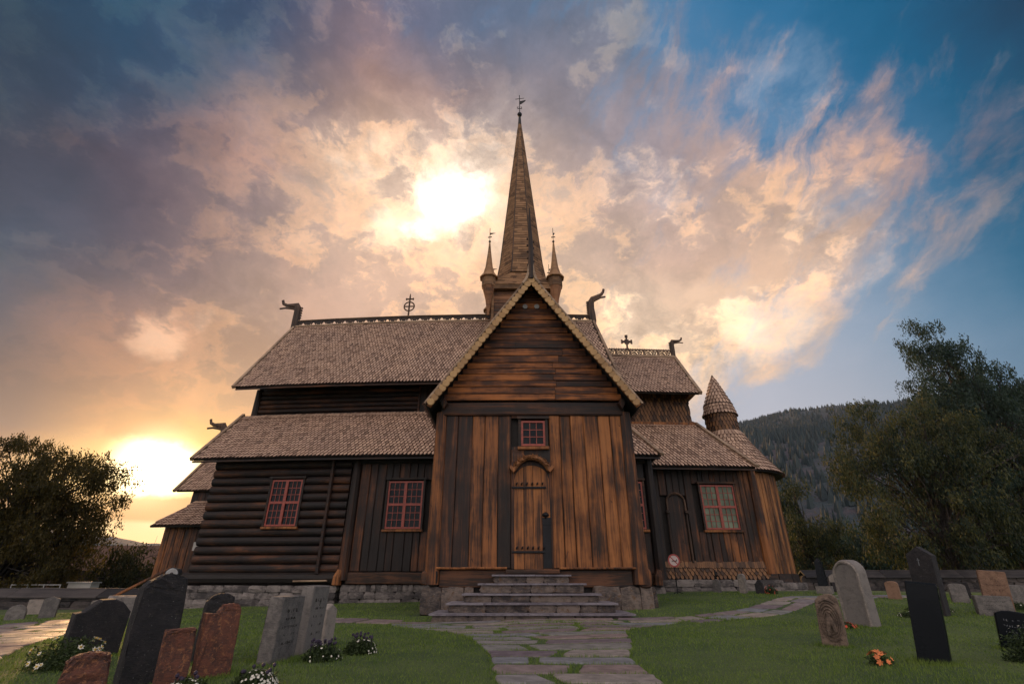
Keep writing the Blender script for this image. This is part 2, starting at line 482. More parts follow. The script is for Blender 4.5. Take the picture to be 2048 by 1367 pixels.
def turf(T, bs, out):
    a = T.noise(T.pos, .7, 5, .6)
    b = T.noise(T.pos, 60, 3, .6)
    c = T.mix(T.mr(a, .35, .65), (.050, .092, .026, 1), (.105, .150, .042, 1))
    c = T.mix(T.mr(T.noise(T.pos, 2.3, 5, .6), .62, .74, 0, .6), c, (.12, .105, .04, 1))
    c = T.mix(T.mr(b, .3, .7), T.mix(1., c, (.6, .6, .6, 1), 'MULTIPLY'), c)
    T.put(bs.inputs['Base Color'], c)
    bs.inputs['Roughness'].default_value = .9
    bump(T, bs, b, .9, .03)
material('turf', turf)


def leafy(name, c0, c1, trans=.35):
    def f(T, bs, out):
        n = T.noise(T.pos, .8, 3, .6)
        w = T.m('ADD', T.m('MULTIPLY', T.rnd, .6), T.m('MULTIPLY', n, .5))
        c = T.mix(T.mr(w, .2, .85), c0, c1)
        T.put(bs.inputs['Base Color'], c)
        bs.inputs['Roughness'].default_value = .6
        bs.inputs['Specular IOR Level'].default_value = .25
        tr = T.n('ShaderNodeBsdfTranslucent')
        T.put(tr.inputs[0], T.mix(1., c, (1.3, 1.25, .5, 1), 'MULTIPLY'))
        mx = T.n('ShaderNodeMixShader')
        mx.inputs[0].default_value = trans
        T.nt.links.new(bs.outputs[0], mx.inputs[1])
        T.nt.links.new(tr.outputs[0], mx.inputs[2])
        T.nt.links.new(mx.outputs[0], out.inputs[0])
    return material(name, f)


leafy('birch_leaves', (.014, .036, .040), (.046, .074, .056))
leafy('dark_leaves', (.014, .022, .012), (.045, .045, .018))
leafy('backlit_leaves', (.030, .030, .012), (.10, .075, .022), .45)
leafy('olive_leaves', (.018, .038, .032), (.085, .092, .040))
leafy('conifer_needles', (.008, .022, .030), (.026, .044, .050), .1)  # blue-green needles, made bluer to carry painted distance haze
leafy('grass_blades', (.070, .135, .030), (.195, .27, .062), .3)
leafy('bush_leaves', (.018, .034, .014), (.05, .075, .026), .2)
plain('bark', (.022, .018, .017), .9, nscale=6, var=.5, bstr=.6)
plain('birch_bark', (.07, .06, .058), .85, nscale=7, var=.65, bstr=.4)
plain('white_petals', (.62, .60, .52), .6, var=.1)
plain('yellow_centre', (.55, .36, .05), .6)
plain('orange_petals', (.62, .19, .06), .6, var=.3)
plain('red_petals', (.45, .06, .03), .6, var=.3)
plain('purple_petals', (.03, .02, .045), .7)


def hillm(T, bs, out):
    a = T.noise(T.pos, .006, 8, .7)
    b = T.noise(T.pos, .05, 6, .7)
    m = T.m('ADD', T.m('MULTIPLY', a, .6), T.m('MULTIPLY', b, .4))
    c = T.ramp(m, [(.36, (.016, .030, .040)), (.47, (.026, .044, .056)), (.55, (.062, .054, .068)), (.7, (.090, .068, .080))])[0]  # blue of the distant haze painted into the slope colours
    T.put(bs.inputs['Base Color'], c)
    bs.inputs['Roughness'].default_value = .95
    bump(T, bs, b, 1., 6.)
material('hillside', hillm)
M = MATS


# ------------------------------------------------------------ mesh and object helpers
def bend(v):
    """the old nave is not quite straight: its long walls bow a little at both ends"""
    d = v[0] - .5
    return (v[0], v[1] + .005 * d * d, v[2])


WMAT = {}


def link(name, data, parent=None, mw=None):
    o = bpy.data.objects.new(name, data)
    C.objects.link(o)
    mw = mw or Matrix.Identity(4)
    WMAT[o] = mw
    if parent is not None:
        o.parent = parent
        o.matrix_basis = WMAT[parent].inverted() @ mw
    else:
        o.matrix_basis = mw
    return o


def tag(o, label=None, cat=None, group=None, kind=None):
    for k, v in (('label', label), ('category', cat), ('group', group), ('kind', kind)):
        if v:
            o[k] = v
    return o


def empty(name, loc, rz=0, label=None, cat=None, group=None):
    o = link(name, None, None, Matrix.Translation(loc) @ Matrix.Rotation(rz, 4, 'Z'))
    o.empty_display_size = .2
    return tag(o, label, cat, group)


class MB:
    def __init__(s, bent=False, local=None):
        s.v = []; s.f = []; s.t = []; s.e = []; s.bent = bent; s.tint = 0.; s.local = local
    def add(s, vs, fs):
        b = len(s.v)
        for v in vs:
            if s.local is not None:
                v = s.local @ Vector(v)
            s.v.append(bend(v) if s.bent else tuple(v))
        for f in fs:
            s.f.append(tuple(i + b for i in f)); s.t.append(s.tint)
    def box(s, c, size, rot=None):
        x, y, z = (q / 2 for q in size)
        vs = [Vector((a * x, b * y, d * z)) for a in (-1, 1) for b in (-1, 1) for d in (-1, 1)]
        if rot is not None:
            vs = [rot @ v for v in vs]
        s.add([v + Vector(c) for v in vs], [(0, 1, 3, 2), (4, 6, 7, 5), (0, 4, 5, 1), (2, 3, 7, 6), (0, 2, 6, 4), (1, 5, 7, 3)])
    def bb(s, x0, x1, y0, y1, z0, z1):
        if s.bent and x1 - x0 > 2:
            k = int((x1 - x0) / .7) + 1
            vs = []
            for i in range(k + 1):
                X = x0 + (x1 - x0) * i / k
                vs += [(X, y0, z0), (X, y0, z1), (X, y1, z1), (X, y1, z0)]
            fs = [(i * 4 + j, i * 4 + 4 + j, i * 4 + 4 + (j + 1) % 4, i * 4 + (j + 1) % 4) for i in range(k) for j in range(4)]
            s.add(vs, fs + [(3, 2, 1, 0), tuple(k * 4 + j for j in range(4))])
            return
        s.box(((x0 + x1) / 2, (y0 + y1) / 2, (z0 + z1) / 2), (x1 - x0, y1 - y0, z1 - z0))
    def board(s, p0, p1, wd, nd, w, th, ch=.012, segs=3, jit=.004, w1=None):
        """a plank from p0 to p1 (centre of its back), width direction wd, outward normal nd"""
        p0, p1, wd, nd = Vector(p0), Vector(p1), Vector(wd).normalized(), Vector(nd).normalized()
        w1 = w if w1 is None else w1
        vs = []
        for k in range(segs + 1):
            t = k / segs
            p = p0.lerp(p1, t); ww = w + (w1 - w) * t
            p = p + wd * random.uniform(-jit, jit)
            tj = th + random.uniform(-jit, jit)
            h = ww / 2
            for a, b in ((-h, 0), (-h, tj - ch), (-h + ch * 1.6, tj), (h - ch * 1.6, tj), (h, tj - ch), (h, 0)):
                vs.append(p + wd * a + nd * b)
        fs = []
        for k in range(segs):
            for i in range(6):
                j = (i + 1) % 6
                fs.append((k * 6 + i, k * 6 + j, k * 6 + 6 + j, k * 6 + 6 + i))
        fs.append(tuple(range(6))[::-1]); fs.append(tuple(segs * 6 + i for i in range(6)))
        s.add(vs, fs)
    def tube(s, pts, rad, n=8, flat=1., side=None, cap=True):
        pts = [Vector(p) for p in pts]
        if not hasattr(rad, '__len__'):
            rad = [rad] * len(pts)
        vs = []
        for i, p in enumerate(pts):
            d = (pts[min(i + 1, len(pts) - 1)] - pts[max(i - 1, 0)]).normalized()
            sd_ = Vector(side) if side else (Vector((0, 0, 1)) if abs(d.z) < .9 else Vector((0, 1, 0)))
            a = d.cross(sd_).normalized(); b = d.cross(a).normalized()
            for k in range(n):
                t = 2 * math.pi * k / n
                vs.append(p + a * math.cos(t) * rad[i] + b * math.sin(t) * rad[i] * flat)
        fs = []
        for i in range(len(pts) - 1):
            for k in range(n):
                j = (k + 1) % n
                fs.append((i * n + k, i * n + j, i * n + n + j, i * n + n + k))
        if cap:
            fs.append(tuple(range(n))[::-1]); fs.append(tuple((len(pts) - 1) * n + k for k in range(n)))
        s.add(vs, fs)
    def lathe(s, c, prof, n=16, rot0=0.):
        c = Vector(c); vs = []
        for r, z in prof:
            for k in range(n):
                t = 2 * math.pi * (k / n) + rot0
                vs.append(c + Vector((r * math.cos(t), r * math.sin(t), z)))
        fs = []
        for i in range(len(prof) - 1):
            for k in range(n):
                j = (k + 1) % n
                fs.append((i * n + k, i * n + j, i * n + n + j, i * n + n + k))
        fs.append(tuple(range(n))[::-1]); fs.append(tuple((len(prof) - 1) * n + k for k in range(n)))
        s.add(vs, fs)
    def poly(s, outline, thick, frame, taper=0.):
        """extrude a 2-D outline (x, z) along +y by thick; frame maps local to world; bevel by a shrunk front"""
        n = len(outline)
        cx = sum(p[0] for p in outline) / n; cz = sum(p[1] for p in outline) / n
        def sh(p, k):
            dx, dz = p[0] - cx, p[1] - cz
            L = math.hypot(dx, dz) or 1
            return (p[0] - dx / L * k, p[1] - dz / L * k)
        rows = [[(sh(p, taper), 0)for p in outline], [(p, taper) for p in outline], [(p, thick - taper) for p in outline], [(sh(p, taper), thick) for p in outline]] if taper else [[(p, 0) for p in outline], [(p, thick) for p in outline]]
        vs = [frame @ Vector((q[0][0], q[1], q[0][1])) for r in rows for q in r]
        fs = [tuple(range(n)), tuple((len(rows) - 1) * n + k for k in range(n))[::-1]]
        for i in range(len(rows) - 1):
            for k in range(n):
                j = (k + 1) % n
                fs.append((i * n + k, i * n + n + k, i * n + n + j, i * n + j))
        s.add(vs, fs)
    def mesh(s, name, mat, smooth=False):
        me = bpy.data.meshes.new(name)
        me.from_pydata(s.v, [], s.f)
        if any(s.t):
            a = me.attributes.new('tint', 'FLOAT', 'FACE')
            a.data.foreach_set('value', s.t)
        if s.e:
            a = me.attributes.new('edge', 'FLOAT', 'FACE')
            a.data.foreach_set('value', s.e)
        me.materials.append(mat)
        if smooth:
            me.polygons.foreach_set('use_smooth', [True] * len(me.polygons))
        me.update()
        return me
    def obj(s, name, mat, parent=None, label=None, smooth=False, kind=None):
        # vertices are in world space: keep the object's own transform at identity in the world
        o = link(name, s.mesh(name, mat, smooth), parent)
        return tag(o, label, kind=kind)


def ground(x, y):
    s = min(max((y - 6) / 8, 0), 1)
    xc = min(max(x, -16), 7)
    z = .028 * xc * s + .04 * min(max(y - 11, 0), 6)
    if x > 8:
        z -= .012 * min(x - 8, 14) * s
    if y > 26:
        z -= min((y - 26) * .01, .6)
    return z + .012 * math.sin(x * 1.7 + y * .6) * min(1, max(0, (y - 5) / 3))


def rough_box(seed, n=3, jit=.06, flat=1.):
    """unit stone, corners knocked off and faces uneven"""
    r = random.Random(seed)
    vs = []; idx = {}
    fs = []
    def vid(i, j, k):
        key = (i, j, k)
        if key not in idx:
            p = [i / n - .5, j / n - .5, k / n - .5]
            e = sum(1 for q in p if abs(abs(q) - .5) < 1e-6)
            sc = 1 - (.05 if e == 2 else .11 if e == 3 else 0)
            idx[key] = len(vs)
            vs.append(tuple(q * sc + r.uniform(-jit, jit) * flat for q in p))
        return idx[key]
    for a in range(3):
        for s_ in (0, n):
            for i in range(n):
                for j in range(n):
                    q = []
                    for di, dj in ((0, 0), (1, 0), (1, 1), (0, 1)):
                        t = [0, 0, 0]; t[a] = s_; t[(a + 1) % 3] = i + di; t[(a + 2) % 3] = j + dj
                        q.append(vid(*t))
                    fs.append(tuple(q if s_ else q[::-1]))
    return vs, fs


def stone_meshes(mat, n=6, nn=2, jit=.055):
    out = []
    for k in range(n):
        vs, fs = rough_box(k * 3 + 1, nn, jit)
        mb = MB(); mb.add(vs, fs)
        out.append(mb.mesh('stone', mat))
    return out


# ------------------------------------------------------------ ground
def sheet(name, xs, ys, fn, mat):
    vs = [(x, y, fn(x, y)) for y in ys for x in xs]
    nx = len(xs)
    fs = [(j * nx + i, j * nx + i + 1, (j + 1) * nx + i + 1, (j + 1) * nx + i) for j in range(len(ys) - 1) for i in range(nx - 1)]
    mb = MB(); mb.add(vs, fs)
    return mb.obj(name, mat, smooth=True)


xs = [-3200, -1600, -800, -400, -200, -100, -60, -40, -30] + list(np.linspace(-24, 24, 81)) + [30, 40, 60, 100, 200, 400, 800, 1600, 3200]
ys = [-800, -200, -60, -20, -8, 0] + list(np.linspace(2, 28, 66)) + [34, 40, 60, 100, 200, 400, 800, 1600, 3400]
g = sheet('ground', xs, ys, ground, M['turf'])
g['kind'] = 'structure'

# hillside on the right, valley hills on the left, as terrain
def ridge(az):
    pts = [(-90, .02), (-52, .055), (-44, .07), (-40, .066), (-36, .056), (-33, .052), (-28, .055), (-10, .08), (5, .14), (15, .22), (24.8, .262), (29, .269), (33.5, .2715), (41, .255), (52, .23), (70, .2), (90, .15)]
    for (a, h), (b, k) in zip(pts, pts[1:]):
        if a <= az <= b:
            t = (az - a) / (b - a)
            return h + (k - h) * t
    return .02


def hills(name, a0, a1, r0, r1, scale, na, nr, seed):
    vs = []
    rr = np.random.default_rng(seed)
    ph = rr.uniform(0, 6.3, 12)
    for i in range(na + 1):
        a = a0 + (a1 - a0) * i / na
        for j in range(nr + 1):
            t = j / nr
            r = r0 + (r1 - r0) * t
            prof = t ** .82 * (1 + .10 * math.sin(3.1 * t * math.pi + ph[0] + a * .2) * (1 - t))
            z = ridge(a) * scale * r1 * prof * 1.0
            z += sum(math.sin(a * (1.3 + k) * .9 + t * (5 + 3 * k) + ph[k]) / (1 + k) for k in range(6)) * r1 * .0014 * min(1, t * 3)
            vs.append((r * math.sin(R(a)), r * math.cos(R(a)), z - 1.2))
    # far side falls away behind the ridge
    n = nr + 1
    fs = [(i * n + j, i * n + j + 1, (i + 1) * n + j + 1, (i + 1) * n + j) for i in range(na) for j in range(nr)]
    b = len(vs)
    for i in range(na + 1):
        a = a0 + (a1 - a0) * i / na
        vs.append((r1 * 1.3 * math.sin(R(a)), r1 * 1.3 * math.cos(R(a)), -1.2))
    fs += [(i * n + nr, b + i, b + i + 1, (i + 1) * n + nr) for i in range(na)]
    mb = MB(); mb.add(vs, [f[::-1] for f in fs])
    o = mb.obj(name, M['hillside'], smooth=True)
    o['kind'] = 'structure'
    return vs, n, na


hv, hn, hna = hills('hills', 2, 78, 260, 1500, 1., 120, 40, 3)
hills('hills', -80, 4, 500, 1500, .72, 90, 12, 5)
hills('hills', -80, 0, 1600, 2400, 1.0, 90, 10, 8)

# forest on the right hillside: far-off conifers, one mass
mb = MB()
cr = np.random.default_rng(5)
made = 0
hvn = np.array(hv[:(hna + 1) * hn]).reshape(hna + 1, hn, 3)
while made < 15000:
    i = cr.uniform(22, hna - 22); t = cr.uniform(0, 1) ** .8
    if made < 900:
        t = cr.uniform(.985, 1)
    j = t * (hn - 1.001)
    i0, j0 = int(i), int(j)
    p = hvn[i0, j0] * (1 - (i - i0)) * (1 - (j - j0)) + hvn[i0 + 1, j0] * (i - i0) * (1 - (j - j0)) + hvn[i0, j0 + 1] * (1 - (i - i0)) * (j - j0) + hvn[i0 + 1, j0 + 1] * (i - i0) * (j - j0)
    dens = math.sin(p[0] * .011 + p[1] * .004) + math.sin(p[0] * .004 - p[1] * .013 + 1) + .9 - t * .9
    if made >= 900 and cr.uniform(-1.2, 1.6) > dens:
        continue
    h = cr.uniform(4.5, 11) * (1. if t < .9 else .75); r = h * cr.uniform(.16, .34)
    a = cr.uniform(0, 1.5)
    vs = [(p[0] + r * math.cos(a + k * 1.2566), p[1] + r * math.sin(a + k * 1.2566), p[2] - 1) for k in range(5)] + [(p[0], p[1], p[2] + h)]
    mb.tint = cr.uniform(.05, .95)
    mb.add(vs, [(k, (k + 1) % 5, 5) for k in range(5)])
    made += 1
tag(mb.obj('forest', M['conifer_needles']), 'conifer forest covering the far hillside right of the church', 'forest', kind='stuff')

# ------------------------------------------------------------ the stave church
church = empty('stave_church', (0.5, 17.5, .4), 0, 'dark tarred wooden stave church with shingled roofs and a tall spire', 'church')


def vplanks(parent, x0, x1, z0, z1, y, mats, wmin=.22, wmax=.38, th=.05, holes=(), lean=0.):
    """upright boards facing the camera; holes = (xa, xb, za, zb) left free for doors and windows"""
    x = x0
    while x < x1 - .05:
        w = min(random.uniform(wmin, wmax), x1 - x)
        if x1 - x - w < .12:
            w = x1 - x
        mat = mats(x + w / 2) if callable(mats) else mats
        spans = [(z0, z1)]
        for xa, xb, za, zb in holes:
            if x + w > xa and x < xb:
                n2 = []
                for a, b in spans:
                    if a < za:
                        n2.append((a, min(b, za)))
                    if b > zb:
                        n2.append((max(a, zb), b))
                spans = n2
        d = random.uniform(-.012, .014)
        for a, b in spans:
            if b - a > .05:
                mb = MB(True)
                mb.board((x + w / 2, y, a), (x + w / 2 + lean * (b - a), y, b), (1, 0, 0), (0, -1, 0), w - .012, th + d, .014, 4, .006)
                mb.obj('plank', mat, parent)
        x += w


def hlogs(parent, x0, x1, z0, z1, y, n, mat, holes=(), bulge=.12, name='log', ext=(0, 0)):
    h = (z1 - z0) / n
    for k in range(n):
        zc = z0 + (k + .5) * h
        e0, e1 = (ext[0] * random.uniform(.6, 1), ext[1] * random.uniform(.6, 1))
        spans = [(x0 - e0, x1 + e1)]
        for xa, xb, za, zb in holes:
            if zc + h * .3 > za and zc - h * .3 < zb:
                n2 = []
                for a, b in spans:
                    if a < xa:
                        n2.append((a, min(b, xa)))
                    if b > xb:
                        n2.append((max(a, xb), b))
                spans = n2
        for a, b in spans:
            mb = MB(True)
            m = 8
            vs = []
            segs = 5
            wob = random.uniform(-.012, .012)
            for q in range(segs + 1):
                X = a + (b - a) * q / segs
                rr = random.uniform(.94, 1.04)
                for i in range(m + 1):
                    t = -math.pi / 2 + math.pi * i / m
                    vs.append((X, y - bulge * rr * math.cos(t) - wob, zc + h * .5 * .97 * math.sin(t)))
                vs.append((X, y + .05, zc + h * .48)); vs.append((X, y + .05, zc - h * .48))
            mm = m + 3
            fs = [(q * mm + i, q * mm + (i + 1) % mm, (q + 1) * mm + (i + 1) % mm, (q + 1) * mm + i) for q in range(segs) for i in range(mm)]
            fs += [tuple(range(mm))[::-1], tuple(segs * mm + i for i in range(mm))]
            mb.add(vs, fs)
            mb.obj(name, mat, parent)


def post(parent, x, y, z0, z1, r0, r1, mat, name='corner_post', n=10):
    mb = MB(True)
    mb.tube([(x, y, z0), (x, y, z0 + .3), (x + (r1 - r0) * .0, y, (z0 + z1) / 2), (x, y, z1)], [r0 * 1.04, r0, (r0 + r1) / 2, r1], n)
    return mb.obj(name, mat, parent, smooth=False)


# --- shingles: every one real; the nearest 300 are objects of their own
SH_L = []          # (distance, frame matrix, material key, tint, w, L, roof)


def frame_of(p, U, S, N):
    m = Matrix((U, S, N)).transposed().to_4x4()
    m.translation = Vector(p)
    return m


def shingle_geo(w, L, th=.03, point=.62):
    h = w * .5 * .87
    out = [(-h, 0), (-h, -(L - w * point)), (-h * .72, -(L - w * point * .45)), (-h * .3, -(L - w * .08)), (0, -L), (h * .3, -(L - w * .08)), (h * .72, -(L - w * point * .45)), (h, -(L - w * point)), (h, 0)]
    # pale worn middle, rim painted dark as shadow of the gaps, thick tar-dark edge
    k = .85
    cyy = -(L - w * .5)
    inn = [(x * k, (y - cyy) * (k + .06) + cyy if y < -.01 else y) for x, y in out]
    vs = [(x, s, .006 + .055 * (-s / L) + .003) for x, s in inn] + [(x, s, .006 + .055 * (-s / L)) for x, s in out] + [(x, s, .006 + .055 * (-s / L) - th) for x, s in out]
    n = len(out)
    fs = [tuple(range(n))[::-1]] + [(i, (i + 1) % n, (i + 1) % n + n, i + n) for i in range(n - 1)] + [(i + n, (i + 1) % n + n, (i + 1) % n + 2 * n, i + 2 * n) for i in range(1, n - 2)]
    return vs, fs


def inside(p, poly):
    c = False
    j = len(poly) - 1
    for i in range(len(poly)):
        a, b = poly[i], poly[j]
        if (a[1] > p[1]) != (b[1] > p[1]) and p[0] < (b[0] - a[0]) * (p[1] - a[1]) / (b[1] - a[1]) + a[0]:
            c = not c
        j = i
    return c


def lay(roof, O, U, S, poly, w=.15, row=.17, mat='roof_shingles', point=1.25, Lk=1.9):
    """rows of shingles on the plane O + u*U + s*S inside poly (u, s)"""
    O, U, S = Vector(O), Vector(U).normalized(), Vector(S).normalized()
    N = U.cross(S).normalized()
    smax = max(p[1] for p in poly); smin = min(p[1] for p in poly)
    u0 = min(p[0] for p in poly); u1 = max(p[0] for p in poly)
    k = 0
    s = smin
    while s < smax + row * .4:
        u = u0 + (w / 2 if k % 2 else 0)
        while u <= u1 + w * .3:
            if inside((min(max(u, u0 + .01), u1 - .01), min(max(s + row * .4, smin + .01), smax - .01)), poly):
                ju = random.uniform(-.006, .006); js = random.uniform(-.026, .022)
                top = O + U * (u + ju) + S * (s + row * Lk - row * .35 + js) + N * random.uniform(0, .006)
                # keep the overlap under the ridge board
                if s + row * Lk > smax + row * 1.2:
                    top = O + U * u + S * min(s + row * Lk, smax + .06)
                SH_L.append((Vector(bend(top)), (U, S, N), mat, random.random(), w, row * Lk, point, roof))
            u += w
        s += row
        k += 1


def lay_ring(roof, c, prof, w, mat='roof_shingles', a0=-200, a1=20, row=.2, point=.5, Lk=1.8):
    """rows round an axis; prof = [(r, z)] from the eave up"""
    c = Vector(c)
    for (r0, z0), (r1, z1) in zip(prof, prof[1:]):
        L = math.hypot(r1 - r0, z1 - z0)
        n = max(1, int(round(L / row)))
        for k in range(n):
            t = (k + .0) / n
            r = r0 + (r1 - r0) * t; z = z0 + (z1 - z0) * t
            cnt = max(7, int(2 * math.pi * max(r, .05) / w))
            for i in range(cnt):
                a = 2 * math.pi * (i + (.5 if k % 2 else 0)) / cnt
                ad = (math.degrees(a) + 180) % 360 - 180
                rd = Vector((math.cos(a), math.sin(a), 0))
                if not (a0 <= ad <= a1):
                    continue
                U = Vector((-math.sin(a), math.cos(a), 0))
                S = (rd * (r1 - r0) + Vector((0, 0, z1 - z0))).normalized()
                N = U.cross(S).normalized()
                if N.dot(rd) < 0:
                    U = -U; N = -N
                ww = 2 * math.pi * max(r, .05) / cnt
                LL = min(row * Lk, L * (1 - t) + row * .6)
                top = c + rd * r + Vector((0, 0, z)) + S * (LL - row * .3) + N * .004
                SH_L.append((Vector(bend(top)), (U, S, N), mat, random.random(), ww, LL, point, roof))


# ---------------- transept (front wing with the door)
TX0, TX1, TY, TC = -1.93, 3.06, 12.9, .565
mb = MB(True)
mb.bb(TX0 + .05, TX1 - .05, TY + .06, 19.9, .45, 4.75)
twall = mb.obj('front_wall', M['dark_core'], church)
holes = [(.02, .97, .9, 3.5), (.14, .98, 3.82, 4.68)]
def tmat(x):
    return M['golden_planks'] if x > 1.0 else (M['tarred_planks'] if random.random() < .4 else M['brown_planks'])
vplanks(twall, TX0 + .16, TX1 - .14, 1.01, 4.74, TY, tmat, .28, .42, .06, holes)
post(twall, TX0 + .03, TY + .02, .66, 4.85, .19, .15, M['brown_planks'])
post(twall, TX1 - .0, TY + .02, .66, 4.85, .20, .16, M['brown_planks'])
# jambs beside the door, infill over the arch
for (a, b, c_, d) in ((-.02, .055, 1.0, 3.5), (.945, 1.0, 1.0, 3.5)):
    mb = MB(True); mb.board(((a + b) / 2, TY, c_), ((a + b) / 2, TY, d), (1, 0, 0), (0, -1, 0), b - a, .07); mb.obj('door_jamb', M['tarred_planks'], twall)
for nm, x0_, x1_, z0_, z1_, yf, mt in (('drip_board', TX0 + .1, -.12, .985, 1.03, .13, 'golden_planks'), ('drip_board', 1.12, TX1 - .12, .985, 1.03, .13, 'golden_planks'),
                            ('sill_beam', TX0 + .22, TX1 - .22, .60, .975, .03, 'sill_beams'), ('door_step', -.14, 1.12, .885, .982, .16, 'sill_beams')):
    mb = MB(True); mb.board((x0_, TY + .05, (z0_ + z1_) / 2), (x1_, TY + .05, (z0_ + z1_) / 2), (0, 0, 1), (0, -1, 0), z1_ - z0_, yf + .05, .012, 6, .006)
    mb.obj(nm, M[mt], twall)
# log ends at the corners
for x, r, mt in ((TX1 + .10, .27, 'brown_planks'), (TX0 - .12, .16, 'sill_beams'), (TX0 + .07, .2, 'sill_beams')):
    mb = MB(True)
    ww_ = r * .58; hh_ = min(.22, r * .95)
    mb.poly([(ww_ * math.copysign(abs(math.cos(t)) ** .55, math.cos(t)), hh_ * math.copysign(abs(math.sin(t)) ** .6, math.sin(t))) for t in [math.pi * 2 * (k + .5) / 14 for k in range(14)]], .6, Matrix.Translation((x - .03 * (x > 0), TY - .13, .80)), .03)
    mb.obj('beam_end', M[mt], twall)
# head beam in shadow under the gable and the carved brackets
mb = MB(True); mb.board((TX0 + .02, TY, 4.93), (TX1 - .02, TY, 4.93), (0, 0, 1), (0, -1, 0), .36, .12, .02, 6); mb.obj('head_beam', M['tarred_logs'], twall)
for x in (-1.83, 2.96):
    mb = MB(True)
    mb.tube([(x, TY + .3, 5.05), (x, TY - .15, 5.05), (x, TY - .3, 5.03)], [.11, .11, .09], 4, 1.5, side=(0, 0, 1))
    mb.obj('bracket', M['brown_planks'], twall)

# gable
AP = 8.86
def gable_half(z):
    return max(0, (AP - z) / (AP - 4.93) * 2.72)
mb = MB(True)
yg = TY - .12
gz0 = 5.16
hw = gable_half(gz0)
mb.add([(TC - hw, yg + .03, gz0), (TC + hw, yg + .03, gz0), (TC, yg + .03, AP), (TC - hw, 14, gz0), (TC + hw, 14, gz0), (TC, 14, AP)], [(0, 1, 2), (3, 5, 4), (0, 3, 4, 1), (0, 2, 5, 3), (1, 4, 5, 2)])
gable = mb.obj('gable', M['dark_core'], church)
z = gz0
while z < AP - .12:
    h = min(random.uniform(.17, .25), AP - .06 - z)
    hw0 = gable_half(z + h * .5) - .03
    cuts = [TC - min(hw0, 2.42)]
    if hw0 > 1.4:
        cuts.append(TC + random.uniform(-.5, .9) if z > 6.1 else TC + .62 + random.uniform(-.04, .04))
    cuts.append(TC + min(hw0, 2.42))
    for a, b in zip(cuts, cuts[1:]):
        mb = MB(True)
        mb.board((a + .004, yg + .03, z + h / 2), (b - .004, yg + .03, z + h / 2), (0, 0, 1), (0, -1, 0), h - .008, .045 + random.uniform(0, .02), .01, 5, .005)
        mb.obj('board', M['gable_boards'], gable)
    z += h
for x in (TC - .175, TC + .175):
    mb = MB(True)
    mb.tube([(x, yg + .02, 8.08), (x, yg - .05, 8.08), (x, yg - .052, 8.08)], [.075, .075, .06], 16)
    mb.obj('round_vent', M['white_metal'], gable, 'small pale round vent disc')

# transept roof with its scalloped edge
RY = 12.3
zE, hE = 4.93, 2.86
S_l = Vector((hE, 0, 8.93 - zE)).normalized()
S_r = Vector((-hE, 0, 8.93 - zE)).normalized()
mb = MB(True)
th = .07
for sgn in (-1, 1):
    a = (TC + sgn * hE, zE); b = (TC, 8.93)
    n_ = Vector((sgn * (8.93 - zE), 0, hE)).normalized() * th
    vs = []
    for y in (RY + .03, 21.4):
        for (x, z_) in (a, b):
            vs += [(x - n_.x, y, z_ - n_.z), (x, y, z_)]
    mb.add(vs, [(0, 2, 3, 1), (4, 5, 7, 6), (0, 1, 5, 4), (2, 6, 7, 3), (1, 3, 7, 5), (0, 4, 6, 2)])
troof = mb.obj('transept_roof', M['dark_core'], church)
SL = math.hypot(hE, 8.93 - zE)
lay(troof, (TC - hE, 19.6, zE), (0, -1, 0), S_l, [(0, 0), (7.2, 0), (7.2, SL), (0, SL)])
lay(troof, (TC + hE, RY + .1, zE), (0, 1, 0), S_r, [(0, 0), (7.2, 0), (7.2, SL), (0, SL)])
NSC = 30
sc_mb = MB()
pts = [(.098 * math.cos(t), .098 * math.sin(t)) for t in [math.pi * 2 * k / 14 for k in range(14)]]
sc_mb.poly(pts, .035, Matrix.Identity(4), .008)
sc_me = sc_mb.mesh('scale', M['scale_wood'])
for sgn, S in ((-1, S_l), (1, S_r)):
    e = Vector((TC + sgn * hE, RY, zE))
    nrm = Vector((sgn * S.z, 0, abs(S.x)))
    # slim upper edge board and the sloping board behind the scales
    for w_, off, y_, t_, m_, nm in ((.06, .0, RY, .05, 'pale_boards', 'edge_strip'), (.17, -.10, RY + .05, .045, 'golden_planks', 'bargeboard')):
        mb = MB(True)
        mb.board(e + nrm * off + Vector((0, y_ - RY + t_ - .02, 0)), e + S * (SL - (.12 if sgn < 0 else .125)) + nrm * off + Vector((0, y_ - RY + t_ - .02, 0)), nrm, (0, -1, 0), w_, t_, .008, 8, .003)
        mb.obj(nm, M[m_], troof)
    for k in range(NSC):
        p = e + S * (.12 + (SL - .32) * k / (NSC - 1)) - nrm * .125
        y_ = RY - .035 + .012 * ((k + (sgn > 0)) % 2) - .0004 * k
        o = link('scale', sc_me, troof, Matrix.Translation((p.x, y_, p.z)) @ Matrix.Rotation(random.uniform(-.2, .2), 4, 'Y') @ Matrix.Diagonal((1, 1, random.uniform(.95, 1.08), 1)))
    # flared horn where the edges meet
    mb = MB(True)
    q = e + S * (SL - .42)
    pth = [q, e + S * (SL - .2) + nrm * .01, Vector((TC + sgn * .07, RY, 8.98)), Vector((TC + sgn * .045, RY, 9.28)), Vector((TC + sgn * .035, RY, 9.55))]
    mb.tube([v + Vector((0, -.02, 0)) for v in pth], [.05, .055, .05, .035, .02], 6, side=(0, 1, 0))
    mb.obj('ridge_horn', M['pale_boards'], troof)
mb = MB(True)
mb.tube([(TC, RY, 8.75), (TC, RY, 9.3), (TC + .01, RY - .02, 9.8), (TC, RY - .06, 10.3), (TC - .02, RY - .12, 10.8), (TC - .02, RY - .2, 11.25)], [.07, .085, .075, .06, .04, .02], 8, 1.6, side=(0, 1, 0))
